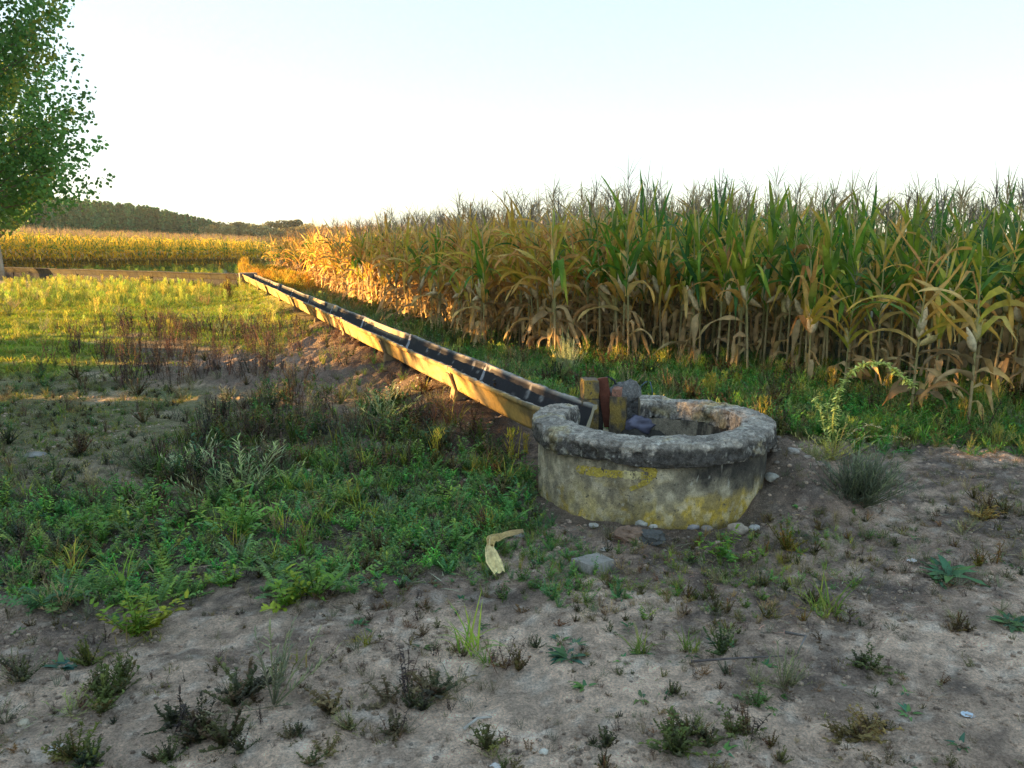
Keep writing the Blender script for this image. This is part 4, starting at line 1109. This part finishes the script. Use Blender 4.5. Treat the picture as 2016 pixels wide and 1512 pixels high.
scatter(lt, 5200, -4.5, 5.5, 2.0, 7.0, lambda x, y: (.12 + .88 * sm(.47, .6, fbm(x * 2.2, y * 2.2, 0, 43, 5))) * sm(1.9, 3.2, y) * .75, ('straw',), .03, .085, seed=16)
scatter(lt, 4200, 0.3, 4.5, 2.9, 5.8, lambda x, y: 0 * x + .6, ('straw', 'straw', 'twiggy'), .03, .09, (.95, .95, .95), seed=17)
scatter(lt, 6500, -3.4, 4.2, 1.9, 4.6, lambda x, y: .15 + .85 * sm(.48, .58, fbm(x * 3.1, y * 3.1, 0, 62, 4)), ('straw', 'twiggy', 'straw'), .014, .05, (.75, .7, .7), seed=27)
scatter(lt, 900, -3.0, 3.4, 1.9, 3.6, lambda x, y: 0 * x + .35, ('straw', 'spike'), .015, .035, seed=18)
tag(obj('straw_litter', lt, M_DRY), 'thin dry straw and plant litter lying on the soil', None, None, 'stuff')
sw = Mesh()
scatter(sw, 2200, .3, 3.2, 2.9, 4.6, lambda x, y: poly_mask([(1180, 1080), (1380, 1060), (1600, 1040), (1750, 1050), (1700, 1150), (1500, 1230), (1250, 1250), (1150, 1180)], x, y, .2, 8) * .6, ('spike', 'twiggy', 'grass', 'bushy'), .03, .09, (1.3, 1.2, .9), seed=20)
scatter(sw, 1300, 1.4, 5.5, 4.0, 6.6, lambda x, y: sm(.45, .6, fbm(x * 1.3, y * 1.3, 0, 58)) * .8, ('twiggy', 'twiggy', 'spike', 'grass'), .05, .14, (1.1, 1.1, .9), seed=21)
scatter(sw, 4600, -3.4, 4.4, 1.95, 4.6, lambda x, y: sm(.48, .60, fbm(x * 1.1, y * 1.6, 0, 59)) * .5, ('leafy', 'rosette', 'twiggy', 'spike', 'dead', 'leafy'), .015, .07, seed=22)
scatter(sw, 2600, -3.4, 4.0, 2.5, 3.6, lambda x, y: sm(.42, .56, fbm(x * 1.4, y * 2.0, 0, 63)) * .8, ('straw', 'dead', 'leafy', 'twiggy', 'straw'), .02, .075, (.6, .55, .55), seed=29)
tag(obj('sparse_weeds', sw, M_DRY), 'sparse olive weeds and twigs in the soil round the well', None, None, 'stuff')
cd = Mesh(); q = np.random.RandomState(8)
for i in range(9000):
    y = 1.9 + 6 * q.uniform() ** 1.3; x = q.uniform(-.75, .75) * y
    if vnoise(x * 2.5 + 30, y * 2.5, 0, 88) < q.uniform(.25, .75) or math.hypot(x - WC[0], y - WC[1]) < R1: continue
    s = q.uniform(.003, .012) * (1 + .12 * y)
    blob(cd, (x, y, float(ghf(x, y)) + s * .1), (s, s * q.uniform(.6, 1), s * .6), i, np.array([.34, .26, .21]) * q.uniform(.6, 1.25), 6, 4, .5)
tag(obj('soil_clods', cd, M_GROUND), 'small crumbly clods lying on the bare soil', None, None, 'stuff')
pb_ = Mesh(); q = np.random.RandomState(5)
def pebbles(n, x0, x1, y0, y1_, s0, s1, mk=None):
    for i in range(n):
        x, y = q.uniform(x0, x1), q.uniform(y0, y1_)
        if mk and mk(x, y) < q.uniform(): continue
        if math.hypot(x - WC[0], y - WC[1]) < R1: continue
        s = q.uniform(s0, s1) ; c = np.array([.26, .22, .19]) * q.uniform(.5, 1.4)
        blob(pb_, (x, y, float(ghf(x, y)) + s * .1), (s, s * q.uniform(.6, 1), s * .6), i, c, 7, 5, .3)
pebbles(420, -2.6, 2.8, 1.95, 4.2, .003, .009); pebbles(160, -4, 3.6, 3, 6, .004, .012)
mc_ = G(1500, 955)
pebbles(110, mc_[0] - .3, mc_[0] + .5, mc_[1] - .4, mc_[1] + .4, .008, .026)
pebbles(80, WC[0] - .75, WC[0] + .8, WC[1] - R1 - .24, WC[1] - R1 + .12, .004, .014)
tag(obj('pebbles', pb_, M_STONE), 'small pale pebbles scattered over the soil', None, None, 'stuff')

# individual foreground plants: (x, y of the foot in the photo, height px, kind, tint, words)
def px_size(px, py, hpx):
    x, y = G(px, py); return hpx * math.hypot(y, EYE) / FPX
IND = [(540, 1395, 125, 'spike', (1, 1, 1), 2, 'tall upright dark green weed left of the bottom centre'),
 (805, 1375, 85, 'spike', (.9, .85, .9), 4, 'wide dark bushy weed on the bare soil below the green patch'),
 (850, 1360, 75, 'spike', (.9, .85, .8), 2, 'dark weed crowding the right side of the wide bushy one'),
 (205, 1385, 75, 'spike', (1.2, 1.3, .8), 3, 'olive leafy weed on pale soil in the lower left'),
 (245, 1350, 70, 'spike', (1.2, 1.3, .8), 2, 'olive weed close above right of its leafy neighbour, lower left'),
 (270, 1245, 100, 'bushy', (2.0, 1.3, .5), 2, 'yellow green leafy weed at the rim of the green patch'),
 (120, 1305, 35, 'rosette', (.9, .9, 1.3), 2, 'flat bluish green rosette weed near the left edge'),
 (175, 1300, 60, 'spike', (1.4, 1.4, .8), 1, 'small olive weed beside the flat bluish rosette'),
 (30, 1335, 65, 'spike', (1, .95, .9), 3, 'brownish weed cut by the left edge, upper one'),
 (10, 1420, 60, 'spike', (.8, .8, .8), 2, 'dark weed cut by the left edge, lower one'),
 (355, 1450, 75, 'spike', (.7, .7, .7), 3, 'low blackish weed with several spikes, lower left'),
 (400, 1455, 70, 'spike', (.7, .65, .65), 2, 'blackish weed touching the right of the spiky one'),
 (445, 1470, 65, 'spike', (.75, .7, .7), 2, 'dark weed at the right end of the blackish row'),
 (150, 1492, 70, 'spike', (1.2, 1.3, .7), 3, 'olive weed beside the white scrap in the bottom left'),
 (185, 1500, 45, 'spike', (.6, .8, .8), 2, 'dark green low weed just right of the olive one'),
 (335, 1500, 45, 'spike', (.9, .9, .8), 2, 'low weed at the bottom edge under the blackish row'),
 (655, 1400, 70, 'spike', (1, .9, .8), 1, 'thin dark weed between the tall one and the wide one'),
 (690, 1440, 45, 'spike', (1.1, 1, .8), 1, 'small olive weed left of the round dark tuft'),
 (780, 1445, 50, 'spike', (.75, .7, .65), 3, 'round dark tuft of weed alone on bare soil'),
 (640, 1490, 55, 'spike', (1, 1, .8), 1, 'slender weed near the bottom edge left of centre'),
 (570, 1460, 40, 'spike', (.8, .8, .8), 1, 'tiny dark weed below the tall upright one'),
 (960, 1475, 50, 'spike', (1.3, 1.2, .8), 2, 'olive weed under the pale stick'),
 (925, 1285, 100, 'grass', (1.2, 1.25, .7), 1, 'upright yellow green seedling with narrow leaves, centre'),
 (990, 1320, 55, 'spike', (1.2, .9, .7), 2, 'brown tinged weed right of the upright seedling'),
 (720, 1275, 40, 'grass', (1.8, 1.1, .5), 1, 'small yellowed grass tuft on reddish soil'),
 (1010, 1510, 35, 'spike', (1, 1, .8), 1, 'low weed on the bottom edge right of centre'),
 (1325, 1475, 75, 'spike', (1.1, 1.15, .8), 3, 'big olive weed low right with leaning stems'),
 (1375, 1460, 45, 'spike', (.8, .8, .7), 2, 'dark weed touching the big olive one'),
 (1475, 1455, 70, 'spike', (1.0, .95, .8), 2, 'dark upright weed right of the big olive weed'),
 (1490, 1385, 45, 'spike', (.8, 1.2, .9), 2, 'dark green low weed above the dark upright one'),
 (1690, 1450, 60, 'spike', (1.1, 1, .7), 2, 'dark forked weed in the lower right corner'),
 (1715, 1440, 60, 'spike', (1.3, 1.1, .7), 1, 'brownish green weed right of the forked one'),
 (1192, 1482, 35, 'spike', (.8, .8, .7), 2, 'small dark tuft alone near the bottom edge'),
 (1540, 1350, 75, 'twiggy', (1, 1, .8), 2, 'sprawling olive grey weed on the right bare soil'),
 (1420, 1290, 55, 'spike', (1, 1.3, .9), 1, 'small green weed in straw below the mound'),
 (1350, 1270, 55, 'grass', (1.1, 1, .8), 1, 'thin upright stem weed below the well'),
 (1260, 1290, 60, 'grass', (1, .9, .8), 1, 'narrow upright weed in litter below the well'),
 (1715, 1320, 50, 'spike', (.9, .95, .8), 2, 'round dark olive tuft on the right soil'),
 (1630, 1210, 85, 'grass', (1.2, 1.1, .8), 1, 'tall thin stemmed weed right of centre'),
 (1870, 1130, 55, 'rosette', (.9, .9, .8), 3, 'dark green low patch of weed at the right'),
 (1950, 1110, 50, 'spike', (1.9, 1.5, .6), 2, 'yellow green weed near the right edge'),
 (1995, 1220, 45, 'rosette', (.9, .9, .9), 3, 'dark green patch cut by the right edge'),
 (1885, 1235, 35, 'spike', (1.2, .8, .6), 3, 'brown creeping weed at the right'),
 (1940, 1015, 45, 'spike', (1.9, 1.5, .7), 2, 'small yellow green tuft on the pale track, right'),
 (1420, 1095, 62, 'bushy', (1.3, 1.25, .7), 2, 'fresh green weed just below the spoil mound'),
 (1550, 1085, 60, 'spike', (2.0, 1.6, .6), 2, 'yellowish weed below the grey green shrub'),
 (1120, 1300, 40, 'rosette', (.9, .9, 1.1), 1, 'blue green rosette in the litter, centre right'),
 (460, 1140, 60, 'bushy', (1.6, 1.3, .7), 2, 'light green leafy weed standing above the left green patch'),
 (620, 1180, 95, 'bushy', (1.8, 1.35, .6), 2, 'bright yellow green weed at the front of the green patch'),
 (660, 1170, 80, 'feather', (1.3, 1.2, .8), 2, 'feathery green weed beside the bright one'),
 (545, 1160, 65, 'feather', (1.7, 1.5, 1.3), 2, 'pale feathery weed front of the green patch'),
 (100, 1195, 90, 'feather', (1.1, 1.05, .9), 3, 'green feathery clump at the front left of the green patch'),
 (345, 1170, 95, 'feather', (1.5, 1.25, .7), 3, 'yellowish feathery clump above the yellow green weed'),
 (470, 1060, 105, 'bushy', (1.9, 1.6, 1.0), 2, 'pale green broad leaved weed in the middle of the patch'),
 (480, 975, 110, 'twiggy', (1.3, 1.5, 1.2), 2, 'grey green feathery weed before the dead stalks'),
 (385, 930, 80, 'twiggy', (2.2, 2.4, 2.2), 2, 'pale whitish flowering weed left of the dead stalks'),
 (860, 905, 62, 'tall', (1.9, 1.3, .8), 1, 'golden dry grass tuft before the channel'),
 (1010, 900, 60, 'tall', (1.6, 1.1, .6), 1, 'dry golden tuft beside the well wall'),
 (758, 840, 85, 'twiggy', (1.3, 1.6, 1.2), 1, 'slim grey green weed standing before the channel'),
 (1640, 905, 75, 'twiggy', (2.0, 1.8, .9), 2, 'yellow green low weed at the foot of the arching one'),
 (730, 685, 28, 'bushy', (1.9, 1.5, .6), 1, 'small light green weed at a channel support')]
for k, (px, py, hp_, kd, tint, ncl, lab) in enumerate(IND):
    q = random.Random(500 + k); x, y = G(px, py); s = px_size(px, py, hp_) * 1.15; m = Mesh()
    for j in range(ncl + 1):
        ox, oy = (0, 0) if j == 0 else (q.uniform(-.55, .55) * s, q.uniform(-.4, .4) * s)
        sj = s * (1 if j == 0 else q.uniform(.55, .85))
        kk = kd if (kd != 'spike' or q.random() < .5) else q.choice(['leafy', 'leafy', 'dead', 'twiggy'])
        m.addm(TPL[kk][q.randrange(5)], rotz(q.uniform(0, 6.28), sj * q.uniform(.9, 1.5), sj * (1 if j == 0 else q.uniform(.7, 1))), (ox, oy, 0 if j == 0 else float(ghf(x + ox, y + oy) - ghf(x, y))), np.array(tint) * q.uniform(.85, 1.15))
    for j in range(9):                       # spent stems and leaflets spread over the soil round its foot
        a_, r_ = q.uniform(0, 6.28), s * q.uniform(.1, 1.1); ox, oy = r_ * math.cos(a_), r_ * math.sin(a_)
        kk = q.choice(['straw', 'twiggy', 'short', 'leafy', 'dead']); sj = s * (.35 if kk != 'straw' else .5) * q.uniform(.4, 1)
        m.addm(TPL[kk][q.randrange(5)], rotz(q.uniform(0, 6.28), sj), (ox, oy, float(ghf(x + ox, y + oy) - ghf(x, y))), np.array([.75, .62, .6]) * q.uniform(.6, 1.2))
    tag(obj('weed', m, M_LEAF, None, (x, y, float(ghf(x, y)) - .008)), lab, 'weed', 'single weeds on the ground')

# bigger named plants
def arching():
    m = Mesh(); q = random.Random(4); B = G(1640, 880); Yd = B[1]
    o = np.array([B[0], B[1], float(ghf(*B))])
    def stem(pix, r, nleaf, ls, c):
        P = np.array([at_depth(a, b, Yd + dd) for a, b, dd in pix]) - o
        t = np.linspace(0, len(P) - 1, 26); Pf = np.stack([np.interp(t, range(len(P)), P[:, i]) for i in range(3)], 1)
        tube(m, Pf, np.linspace(r, r * .35, 26), 5, np.array(c) * .9, False)
        for i in range(nleaf):
            tt_ = q.uniform(2, 25); p = np.array([np.interp(tt_, range(26), Pf[:, k]) for k in range(3)])
            cc = np.array(c) * q.uniform(.7, 1.4)
            blade(m, p, q.uniform(0, 6.28), q.uniform(-.6, 1.1), q.uniform(-1.2, .3), ls * q.uniform(.5, 1.2), ls * .42, 3, cc, cc * 1.2, .3, 0, 0, q, .5)
    stem([(1640, 880, 0), (1640, 820, 0), (1652, 770, 0), (1675, 732, 0), (1710, 715, -.02), (1745, 718, -.05), (1775, 740, -.08), (1795, 762, -.1)], .007, 330, .055, (.30, .34, .11))
    stem([(1638, 880, 0), (1622, 840, .02), (1612, 800, .03), (1602, 785, .03)], .005, 60, .05, (.26, .32, .11))
    stem([(1640, 880, 0), (1632, 830, .1), (1626, 785, .12)], .005, 45, .045, (.28, .33, .10))
    stem([(1642, 880, 0), (1680, 850, 0), (1710, 836, 0), (1735, 842, -.05)], .004, 60, .035, (.30, .27, .16))
    stem([(1642, 880, 0), (1670, 868, -.1), (1720, 858, -.1), (1790, 862, -.1)], .004, 60, .03, (.28, .25, .14))
    return m, o
m_, o3 = arching()
tag(obj('arching_weed', m_, M_LEAF, None, tuple(o3)), 'tall pale green weed arching over to the right before the corn', 'weed')
def big_twiggy(px, py, hpx, wf, tint, lab, name='shrub', kind='twiggy', n=9, sd=1):
    x, y = G(px, py); s = px_size(px, py, hpx); m = Mesh(); q = random.Random(sd)
    for j in range(n):
        m.addm(TPL[kind][j % 5], rotz(q.uniform(0, 6.28), s * q.uniform(.7, 1) * wf, s * q.uniform(.7, 1.05)), (q.uniform(-.22, .22) * s * wf, q.uniform(-.2, .2) * s, 0), np.array(tint) * q.uniform(.8, 1.2))
    return tag(obj(name, m, M_LEAF, None, (x, y, float(ghf(x, y)) - .01)), lab, 'shrub' if name == 'shrub' else 'weed')
big_twiggy(1690, 1015, 130, .95, (.72, .80, .85), 'grey green twiggy shrub on the soil right of the well', n=13, sd=2)
big_twiggy(1120, 735, 105, .4, (1.9, 2.0, 1.9), 'pale fluffy flowering weed before the corn behind the channel', 'flowering_weed', n=7, sd=3)
big_twiggy(1590, 940, 60, 1.1, (1.1, 1.15, .8), 'low olive shrub on the spoil mound beside the well', n=8, sd=4)
big_twiggy(480, 545, 42, .7, (1.6, .9, .5), 'rusty orange grass clump beside the corner box', 'grass_clump', 'tall', 8, 5)
big_twiggy(450, 590, 55, .5, (.9, .55, .4), 'reddish brown dead weeds standing in the sunlit grass', 'dead_weed', 'dead', 8, 6)

# stones, husk and scraps
ST = [(1168, 1043, 9, (.50, .48, .46), 'small pale round stone at the left foot of the well'),
 (1262, 1040, 12, (.45, .44, .40), 'pale stone under the painted wall, left one of a pair'),
 (1286, 1041, 9, (.55, .53, .50), 'pale stone under the painted wall, right one of a pair'),
 (1360, 1038, 16, (.30, .28, .29), 'grey stone below the ochre foot of the wall'),
 (1392, 1047, 11, (.26, .23, .21), 'brownish stone right of the grey stone'),
 (1452, 1046, 20, (.40, .33, .27), 'light brown stone low on the spoil mound'),
 (1484, 1046, 11, (.42, .41, .40), 'pale grey stone right of the light brown one'),
 (1190, 1088, 7, (.52, .50, .46), 'tiny white stone in the weeds before the well'),
 (1236, 1072, 30, (.24, .16, .12), 'reddish clod of broken mortar before the well'),
 (1280, 1074, 28, (.10, .10, .10), 'dark rough clod of rubble before the well'),
 (1022, 1060, 14, (.30, .29, .28), 'grey stone beside the fallen corn husk'),
 (72, 900, 22, (.26, .25, .24), 'flat grey stone in the grass at the left'),
 (45, 1422, 11, (.55, .48, .38), 'pale flat stone on soil near the left edge'),
 (1070, 1485, 9, (.60, .57, .52), 'small white stone near the bottom centre'),
 (1515, 1000, 14, (.34, .33, .30), 'pale stone on the side of the spoil mound'),
 (1500, 960, 10, (.40, .38, .34), 'small pale stone high on the spoil mound'),
 (1555, 985, 12, (.33, .30, .28), 'stone on the outer slope of the spoil mound')]
for k, (px, py, r, c, lab) in enumerate(ST):
    x, y = G(px, py); s = px_size(px, py, r); m = Mesh()
    z = .62 if r < 25 else .55
    if px == 72: z = .25
    blob(m, (0, 0, s * z * .45), (s, s * .75, s * z), 600 + k, c, 20, 13, .42 if r < 25 else .6, 1.5 if r < 25 else 3.0)
    tag(obj('stone', m, M_STONE, None, (x, y, float(ghf(x, y))), smooth=r < 25), lab, 'stone', 'loose stones on the ground')
m = Mesh(); x, y = G(1168, 1120); block(m, (0, 0, .02), (.19, .12, .05), .75, (.30, .28, .26), 77, .012, tilt=-.12)
tag(obj('flat_stone', m, M_STONE, None, (x, y, float(ghf(x, y)))), 'tilted flat grey slab half sunk in the weeds below the well', 'stone')
hk = empty('corn_husk', (*G(975, 1110), 0)); x, y = G(975, 1110); hk.location.z = float(ghf(x, y)); ho = np.array(hk.location)
tag(hk, 'dry yellow corn husk lying folded on green weeds', 'corn husk')
def ribbon(m, pix, wpx, c0, c1, zoff):
    P = []
    for (a, b, dz) in pix:
        g_ = G(a, b, dz + float(ho[2])); P.append((g_[0], g_[1], dz + float(ho[2])))
    P = np.array(P) - ho; k = 24; t = np.linspace(0, len(P) - 1, k)
    Pf = np.stack([np.interp(t, range(len(P)), P[:, i]) for i in range(3)], 1)
    dv = np.gradient(Pf, axis=0); dv /= np.linalg.norm(dv, axis=1)[:, None]
    sd = np.cross(dv, (0, -.5, .85)); sd /= np.linalg.norm(sd, axis=1)[:, None]
    wd = np.interp(t, range(len(wpx)), wpx) * .5 * 3.9 / FPX; cols_ = 9
    V = []
    for j in range(cols_):
        f = j / (cols_ - 1) * 2 - 1
        rip = .006 * np.sin(f * 6 + t * 1.3) + .022 * (fbm(t * 2 + 5, np.full(k, f * 3 + 9), 0, 9) - .5)
        V.append(Pf + sd * (wd * f)[:, None] + np.array([0, 0, 1]) * (rip + .012 * (1 - f * f))[:, None])
    V = np.stack(V, 1).reshape(-1, 3); s = np.repeat(t / t[-1], cols_)[:, None]
    st_ = .85 + .3 * np.tile(np.sin(np.linspace(-1, 1, cols_) * 14), k)[:, None] * .5
    m.add(V, grid_quads(k, cols_), None, (np.array(c0) * (1 - s) + np.array(c1) * s) * st_)
m = Mesh(); ribbon(m, [(1030, 1048, .05), (1000, 1052, .07), (968, 1062, .10), (966, 1075, .10)], [4, 16, 22, 12], (.30, .22, .12), (.46, .32, .12), 0)
obj('leaf_tip', m, M_DRY, hk)
m = Mesh(); ribbon(m, [(966, 1062, .10), (964, 1080, .09), (972, 1105, .07), (985, 1130, .03)], [10, 18, 30, 20], (.55, .42, .22), (.62, .52, .25), 0)
ribbon(m, [(960, 1075, .08), (962, 1095, .07), (978, 1128, .03)], [6, 14, 12], (.60, .52, .32), (.66, .58, .34), 0)
obj('husk_body', m, M_DRY, hk)
def stick(pix, r, c, lab, name='stick'):
    P = np.array([(*G(a, b), float(ghf(*G(a, b))) + .012 + dz) for a, b, dz in pix]); o = P[0].copy()
    m = Mesh(); tube(m, P - o, np.linspace(r, r * .5, len(P)), 6, c)
    tag(obj(name, m, M_BARK, None, tuple(o)), lab, 'stick')
stick([(913, 1442, 0), (940, 1428, .006), (968, 1418, 0)], .006, (.60, .57, .54), 'whitish dry stick lying above the olive weed near the bottom')
stick([(1360, 1305, 0), (1450, 1312, .01), (1540, 1300, 0)], .005, (.16, .14, .14), 'long grey stick lying in litter at the lower right')
stick([(1545, 1250, 0), (1585, 1272, .02), (1570, 1290, 0)], .006, (.20, .19, .19), 'bent grey twig near the sprawling weed')
stick([(1600, 970, 0), (1530, 930, .05), (1515, 905, .02)], .008, (.22, .20, .18), 'grey branch lying on the spoil mound against the wall')
stick([(680, 1200, 0), (600, 1175, .01), (560, 1165, 0)], .004, (.25, .2, .16), 'thin brown stick before the green patch')
def scrap(px, py, r, c, lab, seed):
    x, y = G(px, py); s = px_size(px, py, r); m = Mesh()
    a, b = np.meshgrid(np.linspace(-1, 1, 12), np.linspace(-1, 1, 12)); rr = np.hypot(a, b)
    kx = a * (1 - .25 * b * b); ky = b * (1 - .25 * a * a)
    z = .35 + .9 * (fbm(a * 2.2 + 9, b * 2.2 + seed, 0, seed, 3) - .5)
    m.add(np.stack([kx * s, ky * s * .8, np.abs(z) * s * .7], -1).reshape(-1, 3), grid_quads(12, 12), None, c)
    tag(obj('plastic_scrap', m, M_PLASTIC, None, (x, y, float(ghf(x, y))), smooth=False), lab, 'litter')
scrap(1905, 1412, 12, (.48, .56, .66), 'pale blue crumpled plastic scrap on soil, lower right', 3)
scrap(107, 1468, 14, (.50, .47, .46), 'white torn scrap beside the olive weed, bottom left', 4)
scrap(975, 1508, 10, (.60, .58, .58), 'white scrap on the bottom edge near the centre', 5)
scrap(1795, 1104, 9, (.62, .58, .60), 'small white scrap on the soil at the right', 6)
print('faces', sum(len(o.data.polygons) for o in bpy.data.objects if o.type == 'MESH'))

hz_ = bpy.data.objects.new('haze', bpy.data.meshes.new('haze')); col.objects.link(hz_)
hb = [(-420, -70, -6), (420, -70, -6), (420, 520, -6), (-420, 520, -6), (-420, -70, 28), (420, -70, 28), (420, 520, 28), (-420, 520, 28)]
hz_.data.from_pydata(hb, [], [(3, 2, 1, 0), (4, 5, 6, 7), (0, 1, 5, 4), (1, 2, 6, 5), (2, 3, 7, 6), (3, 0, 4, 7)])
hmt = bpy.data.materials.new('haze'); hmt.use_nodes = True; hmt.node_tree.nodes.clear()
hv = hmt.node_tree.nodes.new('ShaderNodeVolumePrincipled'); ho_ = hmt.node_tree.nodes.new('ShaderNodeOutputMaterial')
hv.inputs['Density'].default_value = .0002; hv.inputs['Color'].default_value = (.92, .96, 1, 1); hv.inputs['Anisotropy'].default_value = .3
hmt.node_tree.links.new(hv.outputs[0], ho_.inputs['Volume']); hz_.data.materials.append(hmt)
tag(hz_, 'thin evening haze over the fields', None, None, 'stuff')
sc.cycles.volume_bounces = 0
